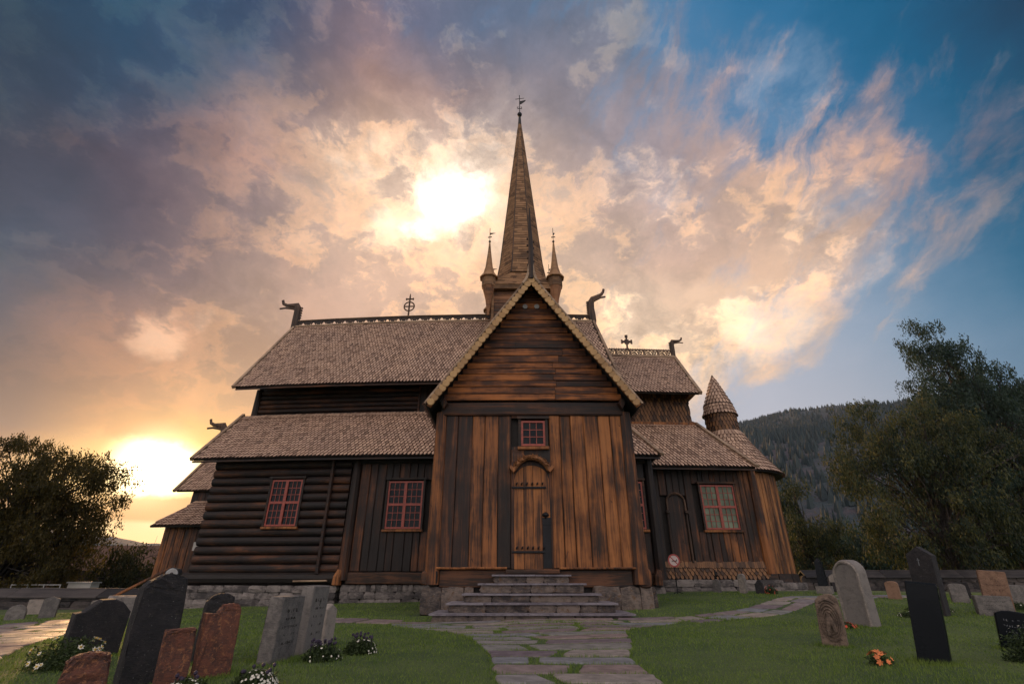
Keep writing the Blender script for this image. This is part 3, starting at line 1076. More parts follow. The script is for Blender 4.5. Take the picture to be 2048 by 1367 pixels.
for k in range(9):
    mb.box((TC + (.09 if k % 2 else -.09), RY + .05, 9.3 + k * .12), (.05, .05, .05))
mb.obj('gable_dragon', M['dark_carving'], church, 'slim upright dragon finial seen from the front')


# door
dx0, dx1, dz0, dz1 = .05, .95, .985, 3.42
mb = MB(True)
mb.bb(dx0 - .02, dx1 + .02, TY - .0, TY + .03, dz0, dz1)
door = mb.obj('door', M['dark_core'], church, 'round-headed plank door with iron strap hinges')
cx = (dx0 + dx1) / 2; rw = (dx1 - dx0) / 2
edges = [dx0, .29, .53, .75, dx1]
for i in range(4):
    a, b = edges[i] + .004, edges[i + 1] - .004
    def top(x):
        t = (x - cx) / rw
        return dz1 - rw * .86 + rw * .86 * math.sqrt(max(0, 1 - t * t))
    n = 7
    xs_ = [a + (b - a) * k / (n - 1) for k in range(n)]
    out = [(a, dz0), (b, dz0)] + [(x, top(x)) for x in xs_[::-1]]
    mb = MB(True)
    mb.poly(out, .05, Matrix.Translation((0, TY - .055 - .006 * (i % 2), 0)), .005)
    mb.obj('plank', M['door_planks'], door)
# spandrels over the arch
for sgn in (-1, 1):
    out = []
    for k in range(9):
        t = k / 8
        out.append((cx + sgn * rw * (1 - t), dz1 - rw * .86 + rw * .86 * math.sqrt(max(0, 1 - (1 - t) ** 2))))
    out += [(cx, 3.9), (cx + sgn * (rw + .06), 3.9), (cx + sgn * (rw + .06), dz1 - rw * .86)]
    if sgn > 0:
        out = out[::-1]
    mb = MB(True); mb.poly(out, .05, Matrix.Translation((0, TY - .062, 0))); mb.obj('spandrel', M['tarred_planks'], twall)
for z_, x1_ in ((2.86, .86), (1.36, .80)):
    mb = MB(True)
    mb.board((dx0 - .06, TY - .055, z_), (x1_, TY - .055, z_), (0, 0, 1), (0, -1, 0), .05, .035, .006)
    for k in range(6):
        x = dx0 + .06 + k * .13
        if x < x1_:
            mb.tube([(x, TY - .085, z_ + .06), (x + .01, TY - .095, z_ + .10), (x + .03, TY - .085, z_ + .13)], [.018, .022, .01], 6)
    mb.obj('strap_hinge', M['black_iron'], door)
mb = MB(True)
mb.bb(.745, .955, TY - .09, TY - .06, 1.98, 2.14)
mb.lathe((.83, TY - .075, 2.20), [(.0, -.05), (.07, -.03), (.085, 0), (.07, .04), (.02, .07)], 10)
mb.tube([(.83, TY - .10, 2.12), (.86, TY - .13, 2.17), (.83, TY - .13, 2.22), (.80, TY - .13, 2.17), (.83, TY - .10, 2.12)], .012, 6)
mb.bb(.75, .95, TY - .075, TY - .058, 1.0, 1.98)
mb.obj('lock', M['black_iron'], door)
# carved hood
vs, fs = [], []
n = 26
for k in range(n + 1):
    t = R(28) + (math.pi - 2 * R(28)) * k / n
    w_ = .022 * math.sin(k * 1.9) + .016 * math.sin(k * 4.3)
    for j, (rr, yy) in enumerate(((.56, -.05), (.55, -.20), (.60, -.26), (.655 + w_ * .3, -.24), (.70 + w_ * .4, -.15), (.72, -.05))):
        vs.append((cx + rr * math.cos(t) * .80, TY + yy + (w_ if j in (2, 3, 4) else 0), 3.03 + rr * math.sin(t) * .92))
for k in range(n):
    for j in range(5):
        fs.append((k * 6 + j, k * 6 + j + 1, k * 6 + 7 + j, k * 6 + 6 + j))
mb = MB(True); mb.add(vs, fs)
for k in range(130):
    t = R(34) + (math.pi - 2 * R(34)) * random.random(); rr = random.uniform(.60, .69)
    yy = -.27 + abs(rr - .6) * 1.0
    c0 = Vector((cx + rr * math.cos(t) * .81, TY + yy + .005, 3.03 + rr * math.sin(t) * .92))
    a = random.uniform(0, 6.3)
    mb.tube([c0, c0 + Vector((.03 * math.cos(a), -.018, .03 * math.sin(a))), c0 + Vector((.05 * math.cos(a + .8), 0, .05 * math.sin(a + .8)))], [.008, .012, .006], 4)
hood = mb.obj('door_hood', M['carved_hood'], church, 'arched wooden hood carved all over')
for sgn in (-1, 1):
    mb = MB(True)
    mb.box((cx + sgn * .49, TY - .17, 3.30), (.08, .22, .17), Matrix.Rotation(sgn * .75, 3, 'Y'))
    mb.obj('hood_end_block', M['door_planks'], hood)


def window(x0, x1, z0, z1, y, lights=(2, 2), panes=(3, 3), glassm='window_glass', lab=None, case=.07):
    mb = MB(True)
    fw = .055
    th = .05
    mb.bb(x0, x0 + fw, y - .05, y + .02, z0, z1); mb.bb(x1 - fw, x1, y - .05, y + .02, z0, z1)
    mb.bb(x0 + fw, x1 - fw, y - .05, y + .02, z0, z0 + fw); mb.bb(x0 + fw, x1 - fw, y - .05, y + .02, z1 - fw, z1)
    mx, mz = (x0 + x1) / 2, (z0 + z1) / 2
    mw = .05 if lights[0] > 1 else 0
    if lights[0] > 1:
        mb.bb(mx - mw, mx + mw, y - .062, y + .02, z0 + fw, z1 - fw)
    if lights[1] > 1:
        mb.bb(x0 + fw, mx - mw, y - .056, y + .02, mz - .04, mz + .04)
        mb.bb(mx + mw, x1 - fw, y - .056, y + .02, mz - .04, mz + .04)
    win = mb.obj('window', M['red_paint'], church, lab)
    xr = [(x0 + fw, mx - mw), (mx + mw, x1 - fw)] if lights[0] > 1 else [(x0 + fw, x1 - fw)]
    zr = [(z0 + fw, mz - .04), (mz + .04, z1 - fw)] if lights[1] > 1 else [(z0 + fw, z1 - fw)]
    bars = MB(True)
    for xa, xb in xr:
        for za, zb in zr:
            for i in range(1, panes[0]):
                X = xa + (xb - xa) * i / panes[0]
                bars.bb(X - .009, X + .009, y - .036, y - .008, za, zb)
            for j in range(1, panes[1]):
                Z = za + (zb - za) * j / panes[1]
                bars.bb(xa, xb, y - .033, y - .010, Z - .009, Z + .009)
            for i in range(panes[0]):
                for j in range(panes[1]):
                    a = xa + (xb - xa) * i / panes[0]; b = xa + (xb - xa) * (i + 1) / panes[0]
                    c_ = za + (zb - za) * j / panes[1]; d = za + (zb - za) * (j + 1) / panes[1]
                    p = MB(True)
                    tx, tz = random.uniform(-.005, .005), random.uniform(-.005, .005)
                    p.add([(a, y - .015 + tx, c_), (b, y - .015 - tx, c_), (b, y - .015 - tx + tz, d), (a, y - .015 + tx + tz, d),
                           (a, y - .009 + tx, c_), (b, y - .009 - tx, c_), (b, y - .009 - tx + tz, d), (a, y - .009 + tx + tz, d)],
                          [(0, 1, 2, 3), (7, 6, 5, 4), (0, 4, 5, 1), (2, 6, 7, 3), (1, 5, 6, 2), (0, 3, 7, 4)])
                    p.obj('pane', M[glassm], win)
    bars.obj('glazing_bars', M['red_paint'], win)
    m = MB(True)
    m.bb(x0 - case, x0 - .003, y - .075, y + .03, z0 - .02, z1 + .04); m.bb(x1 + .003, x1 + case, y - .075, y + .03, z0 - .02, z1 + .04)
    m.bb(x0 - case - .04, x1 + case + .04, y - .11, y + .03, z1 + .043, z1 + .11)
    m.obj('casing', M['sill_beams'], win)
    m = MB(True)
    m.board((x0 - case - .02, y + .02, z0 - .06), (x1 + case + .02, y + .02, z0 - .06), (0, 0, 1), (0, -1, 0), .075, .13, .008)
    m.obj('sill', M['golden_planks'], win)
    return win


window(.24, .88, 3.92, 4.60, TY - .04, (1, 1), (3, 3), lab='small red-framed window above the door')

# ---------------- nave: aisle wall, log part, clerestory, roofs
NY = 17.5
mb = MB(True)
mb.bb(-10.75, 4.85, NY + .1, 27.6, .3, 4.95)
nwall = mb.obj('nave_wall', M['dark_core'], church)
W2 = (-4.27, -3.06, 2.30, 3.85); W1 = (-8.42, -7.32, 2.40, 3.93); W3 = (3.42, 4.50, 2.29, 3.83)
vplanks(nwall, -5.30, -2.0, 1.02, 4.6, NY, M['tarred_planks'], .22, .36, .05, [(W2[0] - .06, W2[1] + .06, W2[2] - .09, W2[3] + .05)])
vplanks(nwall, 3.0, 4.62, .95, 4.6, NY, M['tarred_planks'], .22, .34, .05, [(W3[0] - .06, W3[1] + .06, W3[2] - .09, W3[3] + .05)])
hlogs(nwall, -10.72, -5.65, .95, 4.62, NY - .02, 13, M['tarred_logs'], [(W1[0] - .07, W1[1] + .07, W1[2] - .05, W1[3] + .05)], .12)
mb = MB(True)
mb.tube([(-10.9, NY - .05, .80), (-5.5, NY - .05, .80)], [.20, .20], 10, .95); mb.obj('sill_log', M['sill_beams'], nwall)
for x, mt in ((-5.47, 'tarred_planks'), (4.80, 'tarred_planks')):
    post(nwall, x, NY - .02, .75, 4.65, .20, .15, M[mt])
    mb = MB(True)
    mb.tube([(x - .15, NY - .15, .62), (x - .14, NY - .16, .85), (x - .08, NY - .14, 1.05)], [.16, .15, .09], 8, 1.); mb.obj('post_foot', M['door_planks'], nwall)
post(nwall, -6.30, NY - .17, .95, 4.6, .07, .07, M['tarred_logs'], 'clamp_post', 6)
mb = MB(True); mb.board((-7.0, NY - .1, .72), (-5.9, NY - .1, .74), (0, 0, 1), (0, -1, 0), .05, .22, .01); mb.obj('ledge_board', M['pale_boards'], nwall)
mb = MB(True); mb.board((-5.35, NY + .0, .81), (-2.05, NY + .0, .81), (0, 0, 1), (0, -1, 0), .34, .12, .015, 6, .006); mb.obj('sill_beam', M['sill_beams'], nwall)
mb = MB(True); mb.board((3.2, NY + .0, .74), (4.6, NY + .0, .74), (0, 0, 1), (0, -1, 0), .34, .08, .015, 4, .006); mb.obj('sill_beam', M['sill_beams'], nwall)
mb = MB(True); mb.board((-10.75, NY - .0, 4.58), (4.8, NY - .0, 4.58), (0, 0, 1), (0, -1, 0), .24, .1, .015, 12, .004); mb.obj('wall_plate', M['tarred_logs'], nwall)
window(*W1, NY - .10, lab='red-framed window in the log wall, farthest left')
window(*W2, NY - .03, lab='red-framed window in the plank wall left of the porch')
window(*W3, NY - .03, lab='red-framed window half hidden behind the porch corner')
# clerestory
mb = MB(True); mb.bb(-11.3, 4.35, 20.1, 25.1, 6.2, 9.4)
uwall = mb.obj('upper_wall', M['dark_core'], church)
hlogs(uwall, -11.05, -3.95, 6.62, 8.3, 20.05, 8, M['tarred_logs'], bulge=.10)
vplanks(uwall, -3.95, -2.0, 6.7, 8.3, 20.03, M['tarred_planks'], .25, .4)
post(uwall, -11.2, 20.02, 6.5, 8.35, .17, .15, M['tarred_planks'])
mb = MB(True); mb.tube([(-3.97, 19.93, 6.7), (-3.97, 19.93, 8.3)], .05, 8); mb.obj('clamp_post', M['tarred_logs'], uwall)


def slab_roof(name, quad, th=.08, mat='dark_core', extra=None):
    """thick roof plane from four corners: eave left, eave right, ridge right, ridge left"""
    q = [Vector(p) for p in quad]
    N = (q[1] - q[0]).cross(q[3] - q[0]).normalized()
    mb = MB(True)
    k = 8
    vs = []
    for i in range(k + 1):
        t = i / k
        a = q[0].lerp(q[1], t); b = q[3].lerp(q[2], t)
        vs += [a, b, b - N * th, a - N * th]
    fs = []
    for i in range(k):
        for j in range(4):
            fs.append((i * 4 + j, i * 4 + (j + 1) % 4, i * 4 + 4 + (j + 1) % 4, i * 4 + 4 + j)[::-1])
    fs += [(0, 1, 2, 3), tuple(k * 4 + j for j in (3, 2, 1, 0))]
    mb.add(vs, fs)
    return mb.obj(name, M[mat], church)


def edge(parent, a, b, up, w=.16, t=.05, mat='pale_boards', name='bargeboard', out=(0, 0, 1)):
    mb = MB(True)
    mb.board(a, b, up, out, w, t, .008, 8, .003)
    mb.obj(name, M[mat], parent)


# upper roof
EY, EZ, RYn, RZ = 18.9, 8.13, 22.6, 12.88
uroof = slab_roof('nave_roof', [(-11.75, EY, EZ), (4.45, EY, EZ), (4.2, RYn, RZ), (-11.55, RYn, RZ)])
slab_roof('rear_roof', [(4.4, 26.3, EZ), (-11.7, 26.3, EZ), (-11.55, RYn, RZ), (4.2, RYn, RZ)])
Sn = Vector((0, RYn - EY, RZ - EZ)).normalized(); Ln = math.hypot(RYn - EY, RZ - EZ)
lay(uroof, (-11.72, EY, EZ), (1, 0, 0), Sn, [(0, 0), (16.1, 0), (15.85, Ln), (.17, Ln)], .14, .20)
Nn = Vector((1, 0, 0)).cross(Sn)
for x0_, x1_, sg in ((-11.80, -11.62, -1), (4.50, 4.24, 1)):
    edge(uroof, Vector((x0_, EY - .05, EZ - .06)) + Nn * -.03, Vector((x1_, RYn, RZ)) + Nn * -.03, (1, 0, 0), .12, .14, 'pale_boards', 'verge_board', Nn)
edge(uroof, (-11.7, EY + .02, EZ - .11), (4.4, EY + .02, EZ - .11), (0, 0, 1), .06, .05, 'tarred_logs', 'eave_board', (0, -1, 0))
# lower roof of the aisle
LY, LZ, LTY, LTZ = 16.9, 4.64, 19.6, 7.0
Sl = Vector((0, LTY - LY, LTZ - LZ)).normalized(); Ll = math.hypot(LTY - LY, LTZ - LZ)
lroof = slab_roof('aisle_roof', [(-11.35, LY, LZ), (5.15, LY, LZ), (4.1, LTY, LTZ), (-11.5, LTY, LTZ)])
lay(lroof, (-11.3, LY, LZ), (1, 0, 0), Sl, [(0, 0), (16.45, 0), (15.4, Ll), (-.1, Ll)], .14, .20)
Nl = Vector((1, 0, 0)).cross(Sl)
edge(lroof, Vector((-11.38, LY - .04, LZ - .05)) - Nl * .03, Vector((-11.52, LTY + .12, LTZ + .1)) - Nl * .03, (1, 0, 0), .13, .13, 'pale_boards', 'verge_board', Nl)
edge(lroof, Vector((5.17, LY - .04, LZ - .03)), Vector((4.05, LTY, LTZ + .02)), (1, .3, 0), .15, .10, 'pale_boards', 'hip_board', Nl)
edge(lroof, (-11.35, LY + .02, LZ - .11), (5.1, LY + .02, LZ - .11), (0, 0, 1), .06, .05, 'tarred_logs', 'eave_board', (0, -1, 0))
edge(lroof, (-11.3, 19.93, 6.93), (-2.0, 19.93, 6.93), (0, 0, 1), .10, .12, 'golden_planks', 'flashing_board', (0, -1, 0))
slab_roof('aisle_hip_roof', [(5.15, LY, LZ), (5.15, 21, LZ), (4.1, 21, LTZ), (4.1, LTY, LTZ)])
slab_roof('rear_aisle_roof', [(5.1, 28.3, LZ), (-11.3, 28.3, LZ), (-11.4, 25, LTZ), (4.2, 25, LTZ)])

# ---------------- choir and its roofs
CYW = 18.55
mb = MB(True); mb.bb(4.9, 8.95, CYW + .1, 26.6, .5, 4.7)
cwall = mb.obj('choir_wall', M['dark_core'], church)
W4 = (6.92, 8.18, 2.38, 3.92)
dhx0, dhx1, dhz0, dhz1 = 5.66, 6.22, 1.35, 3.55
cp = lambda x: M['brown_planks'] if x > 7.6 else M['tarred_planks']
vplanks(cwall, 4.95, 8.95, 1.3, 4.6, CYW, cp, .17, .3, .06, [(W4[0] - .06, W4[1] + .06, W4[2] - .09, W4[3] + .05), (dhx0, dhx1, dhz0, dhz1)])
window(*W4, CYW - .04, glassm='curtained_glass', lab='red-framed window with pale green curtains behind the panes')
post(cwall, 9.0, CYW + .0, .95, 4.62, .21, .17, M['brown_planks'])
mb = MB(True)
out = [(dhx0, dhz0), (dhx1, dhz0)] + [((dhx0 + dhx1) / 2 + .28 * math.cos(math.pi * k / 10), dhz1 - .28 + .28 * math.sin(math.pi * k / 10)) for k in range(11)]
mb.poly(out, .05, Matrix.Translation((0, CYW - .035, 0)), .004)
pdoor = mb.obj('priest_door', M['tarred_planks'], church, 'narrow arched side door in the choir wall')
mb = MB(True)
arc = [((dhx0 + dhx1) / 2 + .33 * math.cos(t), CYW - .07, dhz1 - .26 + .33 * math.sin(t)) for t in [math.pi * k / 12 for k in range(13)]]
mb.tube([(dhx1 + .05, CYW - .07, 3.0)] + arc + [(dhx0 - .05, CYW - .07, 3.0)], .04, 6)
mb.obj('arch_moulding', M['dark_carving'], pdoor)
for x in (dhx0 - .06, dhx1 + .06):
    mb = MB(True); mb.tube([(x, CYW - .06, 1.3), (x, CYW - .06, 2.9)], [.045, .04], 8); mb.lathe((x, CYW - .07, 2.95), [(.05, -.06), (.08, -.02), (.08, .04), (.05, .07)], 8); mb.obj('door_shaft', M['dark_carving'], pdoor)
# shingled sill skirt
mb = MB(True); mb.bb(5.05, 8.9, CYW - .06, CYW + .12, .78, 1.28)
skirt = mb.obj('sill_skirt', M['dark_core'], church)
lay(skirt, (5.05, CYW - .07, .80), (1, 0, 0), (0, .04, 1), [(0, 0), (3.8, 0), (3.8, .48), (0, .48)], .15, .12, 'wall_shingles', .55)
mb = MB(True); mb.bb(4.3, 7.75, 20.6, 24.6, 6.3, 8.6)
cup = mb.obj('choir_upper_wall', M['dark_core'], church)
lay(cup, (4.4, 20.58, 6.66), (1, 0, 0), (0, 0, 1), [(0, 0), (3.42, 0), (3.34, 1.65), (0, 1.65)], .15, .20, 'wall_shingles')
lay(cup, (7.78, 20.6, 6.66), (0, 1, 0), (0, 0, 1), [(0, 0), (3.9, 0), (3.9, 1.65), (0, 1.65)], .15, .20, 'wall_shingles')
cy0, cz0, cz1 = 19.72, 7.98, 10.92
croof = slab_roof('choir_roof', [(4.4, cy0, cz0), (8.05, cy0, cz0), (8.22, RYn, cz1), (4.2, RYn, cz1)])
slab_roof('rear_choir_roof', [(8.05, 25.5, cz0), (4.3, 25.5, cz0), (4.2, RYn, cz1), (8.22, RYn, cz1)])
Sc = Vector((0, RYn - cy0, cz1 - cz0)).normalized(); Lc = math.hypot(RYn - cy0, cz1 - cz0); Nc = Vector((1, 0, 0)).cross(Sc)
lay(croof, (4.4, cy0, cz0), (1, 0, 0), Sc, [(0, 0), (3.6, 0), (3.78, Lc), (-.1, Lc)], .14, .20)
edge(croof, Vector((8.08, cy0 - .05, cz0 - .05)) - Nc * .03, Vector((8.26, RYn, cz1)) - Nc * .03, (1, 0, 0), .14, .14, 'pale_boards', 'verge_board', Nc)
mb = MB(True); mb.add([(7.95, cy0 + .2, cz0), (7.95, 25.2, cz0), (8.1, RYn, cz1 - .1), (7.7, cy0 + .2, cz0), (7.7, 25.2, cz0), (7.85, RYn, cz1 - .1)], [(0, 1, 2), (5, 4, 3), (0, 3, 4, 1), (1, 4, 5, 2), (0, 2, 5, 3)])
mb.obj('choir_gable', M['tower_boards'], church)
ly, lz, lty, ltz = 17.95, 4.50, 20.45, 6.80
S2 = Vector((0, lty - ly, ltz - lz)).normalized(); L2 = math.hypot(lty - ly, ltz - lz); N2 = Vector((1, 0, 0)).cross(S2)
clr = slab_roof('choir_aisle_roof', [(4.6, ly, lz), (8.95, ly, lz), (7.95, lty, ltz), (4.3, lty, ltz)])
lay(clr, (4.4, ly, lz), (1, 0, 0), S2, [(.2, 0), (4.53, 0), (3.53, L2), (0, L2)], .14, .20)
slab_roof('choir_hip_roof', [(8.95, ly, lz), (8.95, 27.2, lz), (7.95, 24.7, ltz), (7.95, lty, ltz)])
Uh = Vector((0, 1, 0)); Sh = Vector((-1.0, 0, 2.3)).normalized()
edge(clr, Vector((9.0, ly - .05, lz - .02)), Vector((7.93, lty, ltz + .03)), (1, .35, 0), .2, .09, 'pale_boards', 'hip_board', N2)
edge(clr, (4.4, lty - .02, ltz + .0), (7.95, lty - .02, ltz + .0), (0, 0, 1), .11, .12, 'golden_planks', 'flashing_board', (0, -1, 0))
edge(clr, (4.7, ly + .02, lz - .11), (8.93, ly + .02, lz - .11), (0, 0, 1), .06, .05, 'tarred_logs', 'eave_board', (0, -1, 0))

# ---------------- apse with its little round tower
AC = Vector((9.85, 22.1, 0)); AR = 1.78
mb = MB(True); mb.lathe(AC, [(AR - .08, .4), (AR - .08, 4.95)], 28)
awall = mb.obj('apse_wall', M['dark_core'], church)
na = 36
for k in range(na):
    a = R(-150) + R(190) * k / (na - 1)
    rd = Vector((math.cos(a), math.sin(a), 0)); tg = Vector((-math.sin(a), math.cos(a), 0))
    mb = MB(True)
    p = AC + rd * (AR - .05)
    mb.board((p.x, p.y, .98), (p.x, p.y, 4.9), tg, rd, .155, .05 + random.uniform(0, .02), .014, 3, .004)
    mb.obj('plank', M['apse_planks'], awall)
for k in range(10):
    a0_, a1_ = R(-165 + 21 * k), R(-165 + 21 * (k + 1) - 1)
    mb = MB(True)
    vs = []
    for rr, zz in ((AR - .1, .66), (AR + .14, .66), (AR + .10, .97), (AR - .1, .97)):
        vs += [AC + Vector((rr * math.cos(a0_), rr * math.sin(a0_), zz)), AC + Vector((rr * math.cos(a1_), rr * math.sin(a1_), zz))]
    mb.add(vs, [(0, 1, 3, 2), (2, 3, 5, 4), (4, 5, 7, 6), (0, 2, 4, 6), (1, 7, 5, 3), (0, 6, 7, 1)])
    mb.obj('sill_block', M['sill_beams'], awall)
ARP = [(AR + .30, 4.85), (AR - .25, 5.55), (AR - .75, 6.3), (.75, 6.85)]
mb = MB(True); mb.lathe(AC + Vector((.08, 0, 0)), [(r - .04, z_ - .06) for r, z_ in ARP], 28)
aroof = mb.obj('apse_roof', M['dark_core'], church)
lay_ring(aroof, AC + Vector((.08, 0, 0)), ARP, .16, row=.2)
TWC = AC + Vector((.12, .3, 0))
mb = MB(True); mb.lathe(TWC, [(.72, 6.4), (.70, 7.95)], 20)
atower = mb.obj('apse_turret', M['dark_core'], church, 'small round shingled turret over the apse')
lay_ring(atower, TWC, [(.74, 6.55), (.71, 7.9)], .15, 'wall_shingles', row=.22, point=.9)
CN = [(.78, 7.82), (.64, 8.35), (.40, 8.95), (.05, 9.80)]
mb = MB(True)
for (r, z_), (r2, z2) in zip(CN, CN[1:]):
    pass
mb.lathe(TWC, [(r - .04, z_ - .04) for r, z_ in CN], 20)
cone = mb.obj('turret_cone', M['dark_core'], atower)
lay_ring(atower, TWC, CN, .15, 'roof_shingles', row=.2, point=.5)
for (r, z_) in ((.67, 8.33), (.79, 7.86)):
    mb = MB(True); mb.lathe(TWC, [(r, z_ - .035), (r + .035, z_ - .02), (r + .02, z_ + .04), (r - .05, z_ + .05)], 22); mb.obj('cone_band', M['dark_carving'], atower)
mb = MB(True); mb.tube([TWC + Vector((0, 0, 9.6)), TWC + Vector((0, 0, 9.76)), TWC + Vector((0, 0, 9.84)), TWC + Vector((.0, 0, 9.95))], [.07, .05, .075, .02], 8); mb.obj('turret_knob', M['dark_carving'], atower)

# ---------------- ridge crests: boards with real cut-outs
def crest(x0, x1, z0, z1, y, unit, pattern, mat, name='ridge_crest'):
    """pattern: rows of cells from the top down, # is wood"""
    rows = len(pattern); cols = len(pattern[0])
    mb = MB(True)
    n = int(round((x1 - x0) / unit)); unit = (x1 - x0) / n
    cw = unit / cols; chh = (z1 - z0) / rows
    for k in range(n):
        for j, rowp in enumerate(pattern):
            i = 0
            while i < cols:
                if rowp[i] == '#':
                    e = i
                    while e < cols and rowp[e] == '#':
                        e += 1
                    X = x0 + k * unit
                    sag = 0
                    mb.bb(X + i * cw, X + e * cw, y - .03, y + .03, z1 - (j + 1) * chh + sag, z1 - j * chh + sag)
                    i = e
                else:
                    i += 1
    return mb.obj(name, mat, church)


PAT = ['############', '############', '#####..#####', '##.#....#.##', '##........##', '############']
c1 = crest(-11.45, 4.1, RZ + .02, RZ + .36, RYn, .585, PAT, M['dark_carving'])
edge(c1, (-11.5, RYn - .06, RZ + .0), (4.15, RYn - .06, RZ + .0), (0, 0, 1), .09, .08, 'pale_boards', 'ridge_board', (0, -1, 0))
edge(c1, (-11.45, RYn - .03, RZ + .37), (4.1, RYn - .03, RZ + .37), (0, 0, 1), .035, .05, 'pale_boards', 'top_rail', (0, -1, 0))
PAT2 = ['################', '#.##..##..##..##', '##..##..##.###.#', '#.##.##..##..#.#', '##..#.##.#.##..#', '################', '################']
c2 = crest(4.55, 8.15, cz1 + .02, cz1 + .42, RYn, .72, PAT2, M['dark_carving'])
mb = MB(True)
for k in range(40):
    x = 4.6 + k * .09
    mb.lathe((x, RYn, cz1 + .42), [(.03, 0), (.03, .03), (.01, .05)], 5)
mb.obj('bead_row', M['dark_carving'], c2, kind='stuff')
edge(c2, (4.5, RYn - .06, cz1 + .02), (8.2, RYn - .06, cz1 + .02), (0, 0, 1), .12, .08, 'pale_boards', 'ridge_board', (0, -1, 0))


def dragon(x, y, z, s, sgn, big=False, tilt=0.):
    mb = MB(True)
    def P_(a, b):
        return (x + sgn * a * s, y, z + b * s)
    if big:
        neck = [(0, -.6, .13), (.02, 0, .17), (.0, .35, .17), (-.02, .75, .15), (.02, 1.1, .13), (.14, 1.33, .11), (.36, 1.45, .08), (.62, 1.60, .06), (.74, 1.78, .045), (.78, 1.95, .035)]
        jaw = [(.08, 1.15, .08), (.3, 1.27, .06), (.55, 1.4, .045), (.84, 1.46, .035)]
        comb = [(-.14, .2 + .11 * k) for k in range(9)]
    else:
        neck = [(0, -.35, .15), (.0, .2, .16), (.02, .6, .14), (.03, .95, .14), (.12, 1.13, .12), (.38, 1.15, .075), (.66, 1.17, .06), (.86, 1.28, .05), (.93, 1.48, .045)]
        jaw = [(.1, .92, .07), (.4, .98, .045), (.7, 1.02, .035), (1.0, 1.0, .03)]
        comb = [(-.14, .1 + .14 * k) for k in range(7)]
    mb.tube([P_(a, b) for a, b, r in neck], [(r * 1.15 + .022) * s for a, b, r in neck], 8, .62, side=(0, 1, 0))
    mb.tube([P_(a, b) for a, b, r in jaw], [(r + .02) * s for a, b, r in jaw], 6, .7, side=(0, 1, 0))
    for a, b in comb:
        mb.box(P_(a - .05, b), (.10 * s, .05, .10 * s), Matrix.Rotation(.78, 3, 'Y'))
    return mb.obj('dragon_head', M['dark_carving'], church)


dragon(-11.62, RYn, RZ + .15, 1.08, -1)
dragon(4.18, RYn, RZ + .1, .98, 1, True)
dragon(8.22, RYn, cz1 + .25, .62, 1)

# crosses on the ridges
mb = MB(True)
X, Z = -5.47, RZ + .3
mb.tube([(X, RYn, Z), (X, RYn, Z + 1.25), (X, RYn, Z + 1.45)], [.05, .045, .02], 6)
ring = [(X + .27 * math.cos(t), RYn, Z + .68 + .27 * math.sin(t)) for t in [2 * math.pi * k / 20 for k in range(21)]]
mb.tube(ring, .038, 6, cap=False, side=(0, 1, 0))
mb.tube([(X - .27, RYn, Z + .68), (X + .27, RYn, Z + .68)], .035, 6)
mb.tube([(X - .18, RYn, Z + 1.13), (X + .18, RYn, Z + 1.13)], .04, 6)
mb.lathe((X - .18, RYn, Z + 1.13), [(.03, -.06), (.05, 0), (.03, .06)], 6); mb.lathe((X + .18, RYn, Z + 1.13), [(.03, -.06), (.05, 0), (.03, .06)], 6)
mb.obj('ring_cross', M['dark_carving'], church)
mb = MB(True)
X, Z = 5.88, cz1 + .35
for (a, b, c_, d) in ((-.055, .055, 0, 1.0), (-.33, .33, .50, .64), (-.09, .09, .85, 1.02), (-.36, -.26, .44, .70), (.26, .36, .44, .70), (-.1, .1, .0, .14), (-.13, .13, .42, .72)):
    mb.bb(X + a * .8, X + b * .8, RYn - .03 - .004 * abs(a), RYn + .03 + .004 * abs(a), Z + c_ * .85, Z + d * .85)
mb.obj('carved_cross', M['dark_carving'], church)

# ---------------- crossing tower and spire
TWX, TWY = .50, 22.55
mb = MB(True); mb.bb(TWX - 1.52, TWX + 1.52, TWY - 1.52, TWY + 1.52, 10.4, 14.0)
tower = mb.obj('tower', M['dark_core'], church)
z = 10.6
while z < 13.78:
    h = random.uniform(.2, .28)
    mb = MB(True)
    mb.board((TWX - 1.5, TWY - 1.52, z + h / 2), (TWX + 1.5, TWY - 1.52, z + h / 2), (0, 0, 1), (0, -1, 0), h - .01, .04, .008, 4)
    mb.obj('board', M['tower_boards'], tower)
    z += h
for sx in (-1, 1):
    mb = MB(True); mb.board((TWX + sx * 1.46, TWY - 1.56, 10.4), (TWX + sx * 1.46, TWY - 1.56, 13.8), (1, 0, 0), (0, -1, 0), .13, .08); mb.obj('corner_board', M['spire_boards'], tower)
    z = 10.6
    while z < 13.78:
        h = random.uniform(.2, .28)
        mb = MB(True); mb.board((TWX + sx * 1.52, TWY - 1.5, z + h / 2), (TWX + sx * 1.52, TWY + 1.5, z + h / 2), (0, 0, 1), (sx, 0, 0), h - .01, .04, .008, 4)
        mb.obj('board', M['tower_boards'], tower)
        z += h
